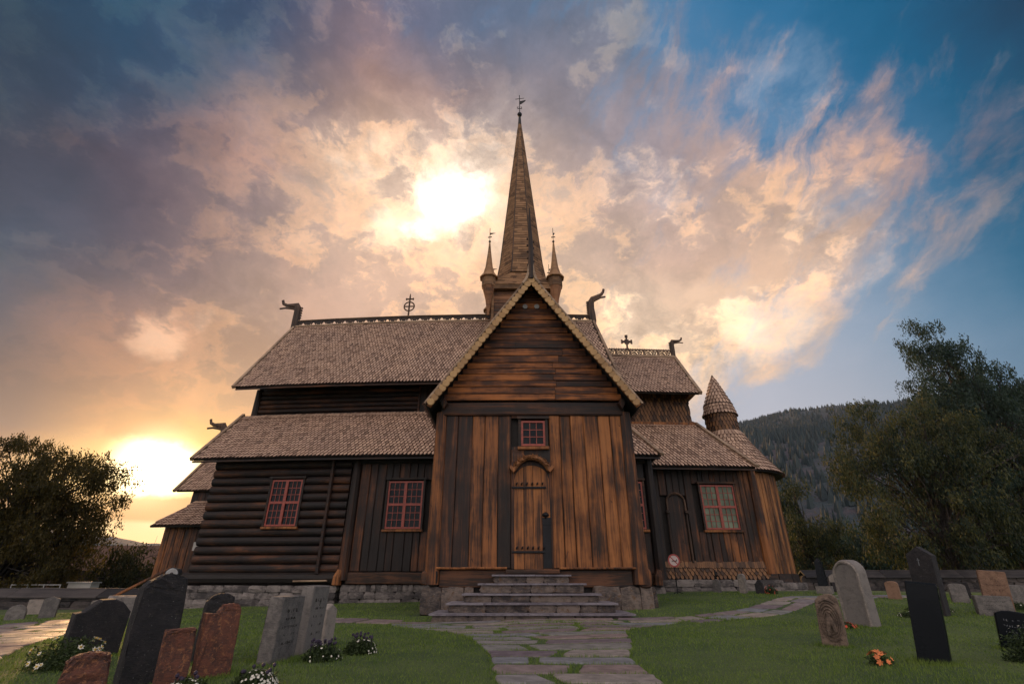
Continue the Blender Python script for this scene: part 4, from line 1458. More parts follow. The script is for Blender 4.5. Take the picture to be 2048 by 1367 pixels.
# overhanging skirt: square below to octagon above, boarded in rows
def oct_pts(r, z_):
    return [(TWX + r / math.cos(math.pi / 8) * math.cos(math.pi / 8 + k * math.pi / 4), TWY + r / math.cos(math.pi / 8) * math.sin(math.pi / 8 + k * math.pi / 4), z_) for k in range(8)]
def sq_pts(r, z_, c=.999):
    # square as an octagon whose diagonal faces shrink to nothing
    e = r * .985
    return [(TWX + r, TWY + e, z_), (TWX + e, TWY + r, z_), (TWX - e, TWY + r, z_), (TWX - r, TWY + e, z_), (TWX - r, TWY - e, z_), (TWX - e, TWY - r, z_), (TWX + e, TWY - r, z_), (TWX + r, TWY - e, z_)]
SQ = 1.84
def skirt_ring(t):
    a = sq_pts(SQ, 0); b = oct_pts(1.18, 0)
    z_ = 13.95 + 1.15 * t
    k = t
    return [((1 - k) * p[0] + k * q[0], (1 - k) * p[1] + k * q[1], z_) for p, q in zip(a, b)]
mb = MB(True)
rows = [[(p[0], p[1], 13.72) for p in sq_pts(SQ - .02, 0)]] + [skirt_ring(t / 6) for t in range(7)]
vs = [p for r_ in rows for p in r_]
fs = [(i * 8 + k, i * 8 + (k + 1) % 8, i * 8 + 8 + (k + 1) % 8, i * 8 + 8 + k) for i in range(len(rows) - 1) for k in range(8)]
mb.add(vs, fs + [tuple(range(8))[::-1]])
skirt = mb.obj('tower_skirt', M['spire_boards'], tower)
def course(parent, lo, hi, faces, lift=.02, jl=0., name='shingle_course', mb=None):
    own = mb is None
    for k in faces:
        a, b = Vector(lo[k]), Vector(lo[(k + 1) % 8]); c_, d = Vector(hi[(k + 1) % 8]), Vector(hi[k])
        N = (b - a).cross(d - a)
        if N.length < 1e-6:
            continue
        N.normalize()
        cuts = [0] + sorted(random.uniform(.1, .9) for _ in range(max(1, int((b - a).length / .45)))) + [1]
        for s0, s1 in zip(cuts, cuts[1:]):
            l2 = lift + random.uniform(-.004, .008)
            q = [a.lerp(b, s0) + N * l2, a.lerp(b, s1) + N * l2, d.lerp(c_, s1) + N * .003, d.lerp(c_, s0) + N * .003, a.lerp(b, s0) - N * .01, a.lerp(b, s1) - N * .01]
            mb.tint = random.random()
            mb.add(q, [(0, 1, 2, 3), (4, 5, 1, 0), (0, 3, 4), (1, 5, 2)])
mb = MB(True)
nrow = 9
for i in range(nrow):
    course(None, skirt_ring(i / nrow), skirt_ring((i + 1.1) / nrow), range(8), .022, mb=mb)
mb.obj('board_courses', M['spire_boards'], skirt)
z0s, z1s = 15.08, 27.65
def spire_r(t):
    return 1.17 * (1 - t) ** 1.0 + .045 + (.06 * (1 - t / .08) if t < .08 else 0)
mb = MB(True)
vs = []
for i in range(13):
    t = i / 12
    vs += oct_pts(spire_r(t) - .015, z0s + (z1s - z0s) * t)
mb.add(vs, [(i * 8 + k, i * 8 + (k + 1) % 8, i * 8 + 8 + (k + 1) % 8, i * 8 + 8 + k) for i in range(12) for k in range(8)])
spire = mb.obj('spire', M['dark_core'], church)
mb = MB(True)
nrow = 74
for i in range(nrow):
    t0_, t1_ = i / nrow, (i + 1.12) / nrow
    course(None, oct_pts(spire_r(t0_), z0s + (z1s - z0s) * t0_), oct_pts(spire_r(min(1, t1_)), z0s + (z1s - z0s) * min(1, t1_)), range(8), .02, mb=mb)
mb.obj('board_courses', M['spire_boards'], spire)
for k in range(8):
    mb = MB(True)
    mb.tube([Vector(oct_pts(spire_r(t) + .012, z0s + (z1s - z0s) * t)[k]) for t in (0, .08, .5, .93)], [.035, .032, .026, .014], 5)
    mb.obj('hip_batten', M['dark_carving'], spire)
mb = MB(True)
mb.lathe((TWX, TWY, 0), [(.11, 27.2), (.075, 27.9), (.05, 28.0)], 8); mb.lathe((TWX, TWY, 28.16), [(.03, -.17), (.12, -.11), (.16, 0), (.12, .11), (.03, .17)], 12)
mb.tube([(TWX, TWY, 28.3), (TWX, TWY, 30.0)], .025, 6)
for sx in (-1, 1):
    mb.tube([(TWX, TWY, 28.75), (TWX + sx * .13, TWY, 28.7), (TWX + sx * .14, TWY, 28.85), (TWX + sx * .08, TWY, 28.88)], .025, 5)
mb.tube([(TWX - .28, TWY, 29.62), (TWX + .3, TWY, 29.72)], .02, 5)
mb.poly([(0, 0), (.1, .02), (.36, .28), (.42, .42), (.2, .36), (0, .3)], .02, Matrix.Translation((TWX, TWY - .01, 29.12)))
mb.obj('weathervane', M['black_iron'], spire)
# corner turrets
for ix, (sx, sy) in enumerate(((-1, -1), (1, -1), (-1, 1), (1, 1))):
    c = Vector((TWX + sx * 1.66, TWY + sy * 1.66, 0))
    mb = MB(True); mb.lathe(c, [(.04, 12.3), (.17, 13.2), (.34, 13.85), (.35, 13.9)], 8, R(22.5)); 
    cor = mb.obj('turret', M['tower_boards'], church, smooth=False)
    mb = MB(True); mb.lathe(c, [(.37, 13.86), (.36, 14.45)], 8, R(22.5)); mb.obj('turret_drum', M['spire_boards'], cor)
    mb = MB(True); mb.lathe(c, [(.48, 14.38), (.46, 14.43), (.30, 14.66), (.20, 15.05), (.09, 16.0), (.04, 16.6)], 8, R(22.5)); mb.obj('turret_cone', M['spire_boards'], cor)
    mb = MB(True); mb.lathe(c + Vector((0, 0, 16.68)), [(.02, -.08), (.07, 0), (.02, .08)], 8)
    mb.tube([c + Vector((0, 0, 16.7)), c + Vector((0, 0, 17.55))], .015, 5)
    mb.poly([(0, 0), (-.02 * sx, .1), (-.3 * sx if sx < 0 else .1, .18), (0, .2), (.05, .1)], .02, Matrix.Translation((c.x, c.y, 17.05)))
    mb.tube([c + Vector((-.1, 0, 16.95)), c + Vector((.1, 0, 16.98))], .03, 5)
    mb.obj('turret_vane', M['black_iron'], cor)

# ---------------- west porch beyond the log wall
WX = -14.05
mb = MB(True); mb.bb(-13.5, -10.6, 20.6, 24.5, 2.2, 4.3); mb.bb(-13.35, -10.6, 19.35, 25.8, .5, 2.85)
wwall = mb.obj('west_porch', M['dark_core'], church)
vplanks(wwall, -13.4, -10.9, .75, 2.8, 19.33, M['brown_planks'], .22, .34)
vplanks(wwall, -13.5, -11.0, 3.0, 4.2, 20.58, M['tarred_planks'], .22, .34)
wr1 = slab_roof('west_lower_roof', [(-13.75, 18.85, 2.62), (-10.8, 18.85, 2.62), (-10.9, 20.6, 3.75), (-13.2, 20.6, 3.75)])
Sx = Vector((0, 1.75, 1.13)).normalized()
lay(wr1, (-13.7, 18.85, 2.62), (1, 0, 0), Sx, [(0, 0), (2.9, 0), (2.8, 2.05), (.5, 2.05)], .14, .20)
wr2 = slab_roof('west_upper_roof', [(-14.15, 20.35, 4.15), (-10.9, 20.35, 4.15), (-11.1, 22.4, 6.35), (-14.0, 22.4, 6.35)])
Sx = Vector((0, 2.05, 2.2)).normalized()
lay(wr2, (-14.1, 20.35, 4.15), (1, 0, 0), Sx, [(0, 0), (3.1, 0), (3.0, 3.0), (.05, 3.0)], .14, .20)
slab_roof('west_rear_roof', [(-10.9, 24.5, 4.15), (-14.15, 24.5, 4.15), (-14.0, 22.4, 6.35), (-11.1, 22.4, 6.35)])
mb = MB(True); mb.bb(-14.0, -11.2, 22.36, 22.44, 6.3, 6.5); mb.obj('ridge_board', M['dark_carving'], wr2)
edge(wr2, Vector((-14.2, 20.3, 4.08)), Vector((-14.03, 22.4, 6.35)), (1, 0, 0), .12, .12, 'pale_boards', 'verge_board', Vector((1, 0, 0)).cross(Sx))
dragon(-14.0, 22.4, 6.5, .95, -1)
mb = MB(True); mb.board((-14.3, 18.6, .15), (-12.2, 18.6, 1.15), (0, 0, 1), (0, -1, 0), .10, .06); mb.obj('stair_rail', M['brown_planks'], wwall)
mb = MB(True); mb.bb(-12.02, -11.78, 19.26, 19.275, 1.75, 2.05); mb.obj('notice_sheet', M['sheet_paper'], wwall, 'small white notice sheet')

# ---------------- foundations of the church
SM = stone_meshes(M['foundation_stone'])
mb = MB(True)
mb.bb(-1.95, 3.15, 12.98, 17.2, -.2, .6); mb.bb(-10.6, 4.8, 17.7, 27, -.4, .62); mb.bb(4.9, 8.9, 18.75, 26, -.2, .78); mb.lathe(AC, [(AR - .1, -.2), (AR - .1, .68)], 20)
fnd = mb.obj('foundation', M['dark_core'], church)


def stone_row(parent, p0, p1, z0, z1, depth, wmin, wmax, meshes, follow=False, name='stone'):
    p0, p1 = Vector(p0), Vector(p1)
    L = (p1 - p0).length; d = (p1 - p0).normalized(); nrm = Vector((d.y, -d.x, 0))
    s = 0
    ang = math.atan2(d.y, d.x)
    while s < L - .02:
        w = min(random.uniform(wmin, wmax), L - s)
        if L - s - w < wmin * .5:
            w = L - s
        p = p0 + d * (s + w / 2)
        q = Vector(bend((p.x, p.y, 0)))
        h = (z1 - z0)
        mw = Matrix.Translation((q.x, q.y + random.uniform(-.02, .02), (z0 + z1) / 2)) @ Matrix.Rotation(ang + random.uniform(-.03, .03), 4, 'Z') @ Matrix.Rotation(random.uniform(-.02, .02), 4, 'Y') @ Matrix.Diagonal((w * 1.03, depth, h * 1.04, 1))
        link(name, random.choice(meshes), parent, mw)
        s += w


STM0 = stone_meshes(M['step_stone'], 6, 3, .045)
stone_row(fnd, (-2.12, 12.98), (-.9, 12.98), .02, .60, .34, .35, .7, STM0)
stone_row(fnd, (1.9, 12.98), (3.28, 12.98), .05, .62, .36, .4, .75, STM0)
stone_row(fnd, (3.28, 13.0), (3.28, 17.0), .1, .6, .3, .4, .7, STM0)
for z0_, z1_ in ((.42, .62), (.22, .42), (.02, .22)):
    stone_row(fnd, (-5.5, 17.62), (-2.0, 17.62), z0_, z1_, .34, .14 if z0_ > .3 else .25, .34 if z0_ > .3 else .7, SM)
for z0_, z1_ in ((.40, .60), (.20, .40), (-.02, .20), (-.25, -.02)):
    stone_row(fnd, (-10.75, 17.5), (-5.6, 17.5), z0_, z1_, .42, .3, .75, SM)
stone_row(fnd, (3.3, 17.6), (4.9, 17.6), .25, .55, .3, .25, .5, SM)
for z0_, z1_ in ((.55, .77), (.32, .55)):
    stone_row(fnd, (5.0, 18.55), (9.3, 18.55), z0_, z1_, .36, .3, .8, SM)
for k in range(12):
    a = R(-150) + R(160) * k / 11
    for z0_, z1_ in ((.2, .44), (.44, .67)):
        q = Vector(bend(AC + Vector(((AR + .08) * math.cos(a + z0_ * .3), (AR + .08) * math.sin(a + z0_ * .3), 0))))
        link('stone', random.choice(SM), fnd, Matrix.Translation((q.x, q.y, (z0_ + z1_) / 2)) @ Matrix.Rotation(a + math.pi / 2, 4, 'Z') @ Matrix.Diagonal((.5, .4, .24, 1)))

# ---------------- emit the shingles
camp = Vector((0, 0, .75))
def size_key(s):
    d = s[0] - camp
    return d.length / max(.15, abs(d.normalized().dot(s[1][2])))
vis = [s for s in SH_L if s[1][2].y < -.05 and not (TX0 - .4 < s[0].x < TX1 + .35 and s[0].y > 13.5 and s[0].z < 8)]
vis.sort(key=size_key)
near = vis[:300]
nearids = set(id(s) for s in near)
geo = {}
for s in near:
    p, (U, S, N), mat, tnt, w, L, pt, roof = s
    key = (round(w, 2), round(L, 2), mat, round(pt, 1))
    if key not in geo:
        vs, fs = shingle_geo(w, L, point=pt)
        mb = MB(); mb.add(vs, fs)
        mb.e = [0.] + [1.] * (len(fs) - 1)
        geo[key] = mb.mesh('shingle', M[mat])
    link('shingle', geo[key], roof, frame_of(p, U, S, N))
bulk = {}
for s in SH_L:
    if id(s) in nearids:
        continue
    p, (U, S, N), mat, tnt, w, L, pt, roof = s
    key = (round(w, 2), round(L, 2), round(pt, 1))
    if key not in geo:
        geo[key] = shingle_geo(w, L, point=pt)
    vs, fs = geo[key]
    fr = frame_of(p, U, S, N)
    mb = bulk.setdefault(mat, MB())
    mb.tint = max(.001, tnt)
    mb.add([fr @ Vector(v) for v in vs], fs)
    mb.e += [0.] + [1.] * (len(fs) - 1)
for mat, mb in bulk.items():
    mb.obj('shingles', M[mat], church, kind='stuff')

# ------------------------------------------------------------ stone steps
steps = empty('stone_steps', (.42, 12, 0), 0, 'five-tier grey stone steps leading up to the church door', 'steps')
STM = stone_meshes(M['step_stone'], 6, 3, .035)
tiers = [(-.44, 1.34, 12.58, .87, .69), (-.74, 1.64, 12.28, .69, .50), (-1.06, 1.91, 11.98, .49, .32), (-1.36, 2.2, 11.68, .32, .14), (-1.66, 2.48, 11.38, .14, -.06)]
for i, (x0_, x1_, yf, zt, zb) in enumerate(tiers):
    mb = MB(); mb.bb(x0_ + .12, x1_ - .12, yf + .12, 12.95, zb - .02, zt - .045); mb.obj('core', M['dark_core'], steps)
    stone_row(steps, (x0_ + .03, yf + .12), (x1_ - .03, yf + .12), zb, zt - .03, .2, .35, .9, STM, name='riser_stone')
    for xx, dd in ((x0_ + .12, 1), (x1_ - .12, -1)):
        a, b = ((xx, 12.9), (xx, yf + .1)) if dd > 0 else ((xx, yf + .1), (xx, 12.9))
        stone_row(steps, a, b, zb, zt - .03, .18, .3, .6, STM, name='riser_stone')
    n = 2 + (i > 0) + (i > 2)
    cuts = [x0_ - .03] + [x0_ + (x1_ - x0_) * (k + random.uniform(-.15, .15)) / n for k in range(1, n)] + [x1_ + .03]
    for a, b in zip(cuts, cuts[1:]):
        vs = []
        nx_ = 6
        mb = MB()
        top_ = [];
        for k in range(nx_ + 1):
            t = k / nx_
            X = a + .004 + (b - a - .008) * t
            top_.append((X, yf - .03 + random.uniform(-.008, .008)))
        out = top_ + [(b - .004, 12.9), (a + .004, 12.9)]
        zj = random.uniform(-.002, .002)
        nvt = len(out)
        vs = [(x, y, zt + zj) for x, y in out] + [(x, y, zt - .035 + zj) for x, y in out]
        mb.add(vs, [tuple(range(nvt)), tuple(range(nvt, 2 * nvt))[::-1]] + [(k, k + nvt, (k + 1) % nvt + nvt, (k + 1) % nvt) for k in range(nvt)])
        mb.obj('slab', M['slate_slab'], steps)

# ------------------------------------------------------------ paths of flagstones
STONES = []          # outlines, used to keep grass off them


def flag_poly(parent, quad, j=.05):
    """irregular flagstone from a quad, corners cut and edges wavy"""
    q = [Vector((p[0], p[1])) for p in quad]
    cen = sum(q, Vector((0, 0))) / 4
    out = []
    for i in range(4):
        a, b = q[i], q[(i + 1) % 4]
        for t in (.07, .36, .66, .93):
            p = a.lerp(b, t)
            d = (cen - p).normalized()
            out.append(p + d * (.012 + random.uniform(0, j * (.9 if t in (.07, .93) else .45))))
    n = len(out)
    tz = random.uniform(.002, .012); sx, sy = random.uniform(-.006, .006), random.uniform(-.006, .006)
    f = lambda p, k: ground(p.x, p.y) + .012 + tz + (p.x - cen.x) * sx + (p.y - cen.y) * sy - k
    ins = [p + (cen - p).normalized() * .015 for p in out]
    vs = [(p.x, p.y, f(p, 0)) for p in ins] + [(p.x, p.y, f(p, .012)) for p in out] + [(p.x, p.y, f(p, .06)) for p in out]
    fs = [tuple(range(n))] + [(k + n * r_, k + n * (r_ + 1), (k + 1) % n + n * (r_ + 1), (k + 1) % n + n * r_) for k in range(n) for r_ in (0, 1)]
    mb = MB(); mb.add(vs, fs)
    mb.obj('flagstone', M['flagstone'], parent)
    STONES.append([(p.x, p.y) for p in out])


def path_base(name, left, right):
    mb = MB()
    n = len(left)
    vs = [(p[0], p[1], ground(*p) + .004) for p in left] + [(p[0], p[1], ground(*p) + .004) for p in right]
    mb.add(vs, [(i, n + i, n + i + 1, i + 1) for i in range(n - 1)])
    o = mb.obj(name, M['turf'])
    o['kind'] = 'structure'
    return o


def lerp_tab(tab, y):
    if y <= tab[0][0]:
        return tab[0][1:]
    for a, b in zip(tab, tab[1:]):
        if y <= b[0]:
            t = (y - a[0]) / (b[0] - a[0])
            return tuple(p + (q - p) * t for p, q in zip(a[1:], b[1:]))
    return tab[-1][1:]


TAB = [(3.4, -.15, 1.15), (4.76, -.16, 1.27), (5.6, -.25, 1.28), (6.3, -.27, 1.33), (7.0, -.38, 1.50), (7.6, -.52, 1.66), (8.2, -.62, 1.72), (8.8, -.80, 1.80), (9.4, -1.15, 2.1), (10.0, -1.7, 2.7), (10.6, -2.3, 3.3), (11.3, -2.5, 3.3)]
yy = [3.5 + k * .35 for k in range(23)]
path = path_base('path', [(lerp_tab(TAB, y)[0] + .1, y) for y in yy], [(lerp_tab(TAB, y)[1] - .1, y) for y in yy])
y = 3.5
k = 0
while y < 11.1:
    h = min(random.uniform(.44, .62), 11.42 - y)
    l0, r0 = lerp_tab(TAB, y + .05); l1, r1 = lerp_tab(TAB, y + h - .05)
    wd_ = r0 - l0
    n = 2 if wd_ < 2.6 else (3 if wd_ < 4 else 5)
    cuts = [0] + [(i + random.uniform(-.22, .22)) / n for i in range(1, n)] + [1]
    if k % 2 == 0 and n == 2:
        cuts[1] = random.uniform(.3, .42)
    sk = [0] + [random.uniform(-.08, .08) for _ in range(n - 1)] + [0]
    g_ = .03
    for i in range(n):
        a, b = cuts[i], cuts[i + 1]
        quad = [(l0 + wd_ * (a - sk[i] * .5) + g_, y + g_), (l0 + wd_ * (b - sk[i + 1] * .5) - g_, y + g_), (l1 + (r1 - l1) * (b + sk[i + 1] * .5) - g_, y + h - g_), (l1 + (r1 - l1) * (a + sk[i] * .5) + g_, y + h - g_)]
        flag_poly(path, quad, .045)
    y += h
    k += 1


def strip(path_o, pts, width, cross=2, step=.7):
    pts = [Vector(p) for p in pts]
    acc = [0]
    for a, b in zip(pts, pts[1:]):
        acc.append(acc[-1] + (b - a).length)
    def at(s):
        s = min(max(s, 0), acc[-1])
        for i in range(len(pts) - 1):
            if s <= acc[i + 1] + 1e-6:
                t = (s - acc[i]) / (acc[i + 1] - acc[i])
                return pts[i].lerp(pts[i + 1], t)
    def nr(s):
        d = (at(s + .4) - at(s - .4)).normalized()
        return Vector((-d.y, d.x))
    s = 0
    while s < acc[-1] - .2:
        h = random.uniform(step * .8, step * 1.3)
        c = random.uniform(-.2, .2)
        for a, b in (((-.5, c), (c, .5)) if cross == 2 else ((-.5, .5),)):
            q = []
            for ss, o_ in ((s + .02, a + .02), (s + h - .02, a + .02), (s + h - .02, b - .02), (s + .02, b - .02)):
                p = at(ss) - nr(ss) * -o_ * width
                q.append((p.x, p.y))
            flag_poly(path_o, q[::-1], .05)
        s += h
    L = [at(acc[-1] * k / 24) - nr(acc[-1] * k / 24) * width * .46 for k in range(25)]
    Rr = [at(acc[-1] * k / 24) + nr(acc[-1] * k / 24) * width * .46 for k in range(25)]
    return L, Rr


RP = [(3.2, 10.75), (4.2, 11.1), (5.3, 11.9), (6.6, 13.3), (8.0, 14.6), (9.6, 15.2), (11.5, 15.4)]
p2 = path_base('path', [(a, b - .45) for a, b in RP], [(a, b + .45) for a, b in RP])
strip(p2, RP, 1.05)
LP = [(-6.0, 5.2), (-7.4, 7.2), (-8.8, 9.6), (-10.2, 12.2), (-11.6, 14.6)]
p3 = path_base('path', [(a + .9, b) for a, b in LP], [(a - .9, b) for a, b in LP])
strip(p3, LP, 2.2)
LB = [(-2.3, 11.5), (-3.4, 11.9), (-4.4, 12.4)]
p4 = path_base('path', [(a, b + .35) for a, b in LB], [(a, b - .35) for a, b in LB])
strip(p4, LB, .8, 1)

# ------------------------------------------------------------ lawn: real blades of grass
def blades(n, x0, x1, y0, y1, h0, h1, w, seed, bias=1.0):
    rr = np.random.default_rng(seed)
    u = rr.random(n) ** bias
    yy_ = y0 + (y1 - y0) * u
    xx_ = rr.uniform(x0, x1, n) * (yy_ / y1) if x0 < 0 else rr.uniform(x0, x1, n)
    return xx_, yy_, rr


def in_poly_np(px, py, poly):
    c = np.zeros(len(px), bool)
    j = len(poly) - 1
    for i in range(len(poly)):
        xi, yi = poly[i]; xj, yj = poly[j]
        if yi != yj:
            t = ((yi > py) != (yj > py)) & (px < (xj - xi) * (py - yi) / (yj - yi) + xi)
            c ^= t
        j = i
    return c


gr = np.random.default_rng(2)
NB = 330000
uu = gr.random(NB)
yb = 3.3 + 13.6 * uu ** 1.55
xb = gr.uniform(-1.25, 1.25, NB) * (yb + .5)
keep = np.ones(NB, bool)
for st in STONES:
    pa = np.array(st)
    m = (xb > pa[:, 0].min()) & (xb < pa[:, 0].max()) & (yb > pa[:, 1].min()) & (yb < pa[:, 1].max())
    ix = np.nonzero(m & keep)[0]
    if len(ix):
        keep[ix[in_poly_np(xb[ix], yb[ix], st)]] = False
keep &= ~((xb > -1.75) & (xb < 2.6) & (yb > 11.4))
keep &= ~((xb > -2.3) & (xb < 3.5) & (yb > 12.8))
xb, yb = xb[keep], yb[keep]
ex, ey = [], []
for st in STONES:
    pa = np.array(st); pb = np.roll(pa, -1, axis=0)
    if pa[:, 1].min() > 11 or pa[:, 0].min() < -5:
        continue
    cc_ = pa.mean(0)
    for a_, b_ in zip(pa, pb):
        k_ = int(np.linalg.norm(b_ - a_) * 150)
        t_ = gr.random(k_)[:, None]
        q_ = a_ + (b_ - a_) * t_
        o_ = q_ - cc_; o_ /= np.linalg.norm(o_, axis=1)[:, None]
        q_ = q_ + o_ * gr.uniform(.0, .03, (k_, 1)) * (gr.random((k_, 1)) < .9)
        ex += list(q_[:, 0]); ey += list(q_[:, 1])
for gx, gy, gw in ((-4.72, 6.45, .3), (-2.98, 4.75, .22), (-2.44, 4.22, .14), (-2.63, 5.12, .18), (-3.12, 5.95, .18), (-2.46, 6.05, .26), (-2.42, 6.75, .25), (-2.86, 3.95, .17), (4.05, 7.2, .18), (5.78, 9.3, .28), (4.24, 5.85, .18), (8.25, 10.95, .28), (5.95, 6.75, .2), (-2.44, 7.45, .14)):
    k_ = 700
    a_ = gr.uniform(0, 6.283, k_); q_ = gr.uniform(.55, 1.25, k_) * gw
    ex += list(gx + np.cos(a_) * q_); ey += list(gy + np.sin(a_) * q_)
ne = len(ex)
xb = np.concatenate([xb, ex]); yb = np.concatenate([yb, ey])
n = len(xb)
sx_ = np.clip((yb - 6) / 8, 0, 1)
zb_ = .028 * np.clip(xb, -16, 7) * sx_ + .04 * np.clip(yb - 11, 0, 6) - np.where(xb > 8, .012 * np.clip(xb - 8, 0, 14) * sx_, 0) + .012 * np.sin(xb * 1.7 + yb * .6) * np.clip((yb - 5) / 3, 0, 1)
hh = gr.uniform(.012, .034, n) * (1 + .4 * np.sin(xb * 2.1) * np.sin(yb * 1.3)) * (1 + (yb > 8) * .15)
hh[n - ne:] *= 1.3
hh *= .8 + .5 * np.clip(np.sin(xb * 5.3 + np.sin(yb * 3.1) * 2) * np.sin(yb * 4.7 + np.sin(xb * 2.9) * 2), 0, 1)
aa = gr.uniform(0, math.pi, n); ww = gr.uniform(.0018, .0036, n) * (1 + np.clip(yb - 5, 0, 10) * .22)
ln = gr.normal(0, .014, (n, 2))
V = np.empty((n, 3, 3), np.float32)
V[:, 0] = np.stack([xb - np.cos(aa) * ww, yb - np.sin(aa) * ww, zb_ - .004], 1)
V[:, 1] = np.stack([xb + np.cos(aa) * ww, yb + np.sin(aa) * ww, zb_ - .004], 1)
V[:, 2] = np.stack([xb + ln[:, 0], yb + ln[:, 1], zb_ + hh], 1)


def tri_mesh(name, V, mat, tint, per=3):
    n = len(V)
    me = bpy.data.meshes.new(name)
    me.vertices.add(n * per); me.vertices.foreach_set('co', V.reshape(-1).astype(np.float32))
    me.loops.add(n * per); me.loops.foreach_set('vertex_index', np.arange(n * per, dtype=np.int32))
    me.polygons.add(n)
    me.polygons.foreach_set('loop_start', np.arange(0, n * per, per, dtype=np.int32))
    me.polygons.foreach_set('loop_total', np.full(n, per, dtype=np.int32))
    a = me.attributes.new('tint', 'FLOAT', 'FACE')
    a.data.foreach_set('value', np.asarray(tint, np.float32))
    me.materials.append(mat)
    me.update(calc_edges=True)
    return me


go = link('grass', tri_mesh('grass', V, M['grass_blades'], gr.random(n)))
tag(go, 'short mown green lawn around the church and the graves', 'grass', kind='stuff')

# ------------------------------------------------------------ trees
def leaf_cloud(centres, per, spread, size, seed, droop=1.0, tw=.5):
    """leaf-sized quads scattered round many twig centres"""
    rr = np.random.default_rng(seed)
    c = np.repeat(np.asarray(centres), per, axis=0)
    n = len(c)
    off = rr.normal(0, 1, (n, 3)); off /= np.linalg.norm(off, axis=1)[:, None]
    off *= rr.random((n, 1)) ** .45 * spread * 1.25
    p = c + off
    a = rr.normal(0, 1, (n, 3)); a[:, 2] -= .8 * (droop > 1); a /= np.linalg.norm(a, axis=1)[:, None]
    b = np.cross(a, rr.normal(0, 1, (n, 3))); b /= np.linalg.norm(b, axis=1)[:, None] + 1e-9
    s = size * rr.uniform(.6, 1.4, n)[:, None]
    V = np.stack([p, p + a * s * .5 + b * s * tw * .5, p + a * s, p + a * s * .5 - b * s * tw * .5], 1)
    t = np.repeat(rr.random(len(centres)), per) * .55 + rr.random(n) * .45
    return V, t


def tree(name, base, height, lobes, leafm, label, cat='tree', group=None, nbr=26, per=26, nclu=600, spread=.35, size=.16, droop=1.6, seed=1, barkm='bark', tr=.28, lean=(0, 0), shell=.55):
    """lobes = [(cx, cy, cz, rx, ry, rz)] relative to the base; boughs fill the lobes, twigs hang from the boughs"""
    rr = np.random.default_rng(seed)
    bx, by = base; bz = ground(bx, by) - .1
    t = empty(name, (bx, by, bz), 0, label, cat, group)
    wts = np.array([l[3] * l[4] * l[5] for l in lobes]) ** .6; wts /= wts.sum()
    nb = max(14, nclu // 15)
    boughs = []
    for _ in range(nb):
        l = lobes[rr.choice(len(lobes), p=wts)]
        d = rr.normal(0, 1, 3); d /= np.linalg.norm(d)
        if d[1] > .3 and rr.random() < .5:
            d[1] = -d[1]
        rad = rr.uniform(shell, 1.0) ** .55
        boughs.append(np.array([bx + l[0] + d[0] * l[3] * rad, by + l[1] + d[1] * l[4] * rad, bz + l[2] + d[2] * l[5] * rad]))
    cen = []
    core = Vector((bx + lean[0], by + lean[1], bz + height * .45))
    for q in boughs:
        out = q - np.array(core); out[2] *= .35; out /= np.linalg.norm(out) + 1e-6
        sz = rr.uniform(.5, 1.35) * spread * 3.0
        k = int(15 * sz / (spread * 2.7))
        for _ in range(max(5, k)):
            o = rr.normal(0, 1, 3); o /= np.linalg.norm(o)
            o *= rr.random() ** .5 * sz
            o[2] *= .55
            p = q + o + out * sz * .3 * rr.random()
            if rr.random() < .10:
                p = p + out * sz * .8 * rr.random()
            if droop > 1.3:
                p[2] -= rr.random() ** 1.5 * spread * 2.4 * (droop - 1)
            cen.append(p)
    V, tt = leaf_cloud(cen, per, spread, size, seed + 1, droop)
    if droop > 1.3:      # stretch twigs downwards into hanging sprays
        c0 = np.repeat(np.asarray(cen), per, axis=0)[:, None, :]
        V = c0 + (V - c0) * np.array([.72, .72, 1 + .5 * (droop - 1)])
    link('crown', tri_mesh('crown', V, leafm, tt, 4), t)
    mb = MB()
    top = Vector((bx + lean[0], by + lean[1], bz + height * .76))
    b0 = Vector((bx, by, bz - .2))
    pts = [b0.lerp(top, k / 7) + Vector((rr.normal(0, .1), rr.normal(0, .1), 0)) * (k > 0) for k in range(8)]
    mb.tube(pts, [tr * (1 - k / 8) ** .8 + .02 for k in range(8)], 9)
    mb.obj('trunk', M[barkm], t)
    mb = MB()
    for i, q in enumerate(boughs):
        c = Vector(q)
        f = min(max((c.z - bz) / height * .75 - .12, .12), .95)
        s0 = pts[0].lerp(pts[-1], f)
        k_ = (s0 - pts[0]).length / (pts[-1] - pts[0]).length
        r0 = tr * (1 - k_) * (.36 if i < nbr else .2) + .012
        mid = s0.lerp(c, .5) + Vector((rr.normal(0, .25), rr.normal(0, .25), (c - s0).length * .12))
        mb.tube([s0, s0.lerp(mid, .5), mid, c], [r0, r0 * .8, r0 * .5, r0 * .2], 5)
        for _ in range(3):
            e = c + Vector(tuple(rr.normal(0, spread * 1.2, 3)))
            mb.tube([mid.lerp(c, .6), e], [r0 * .3, .006], 3)
    mb.obj('limbs', M[barkm], t)
    return t


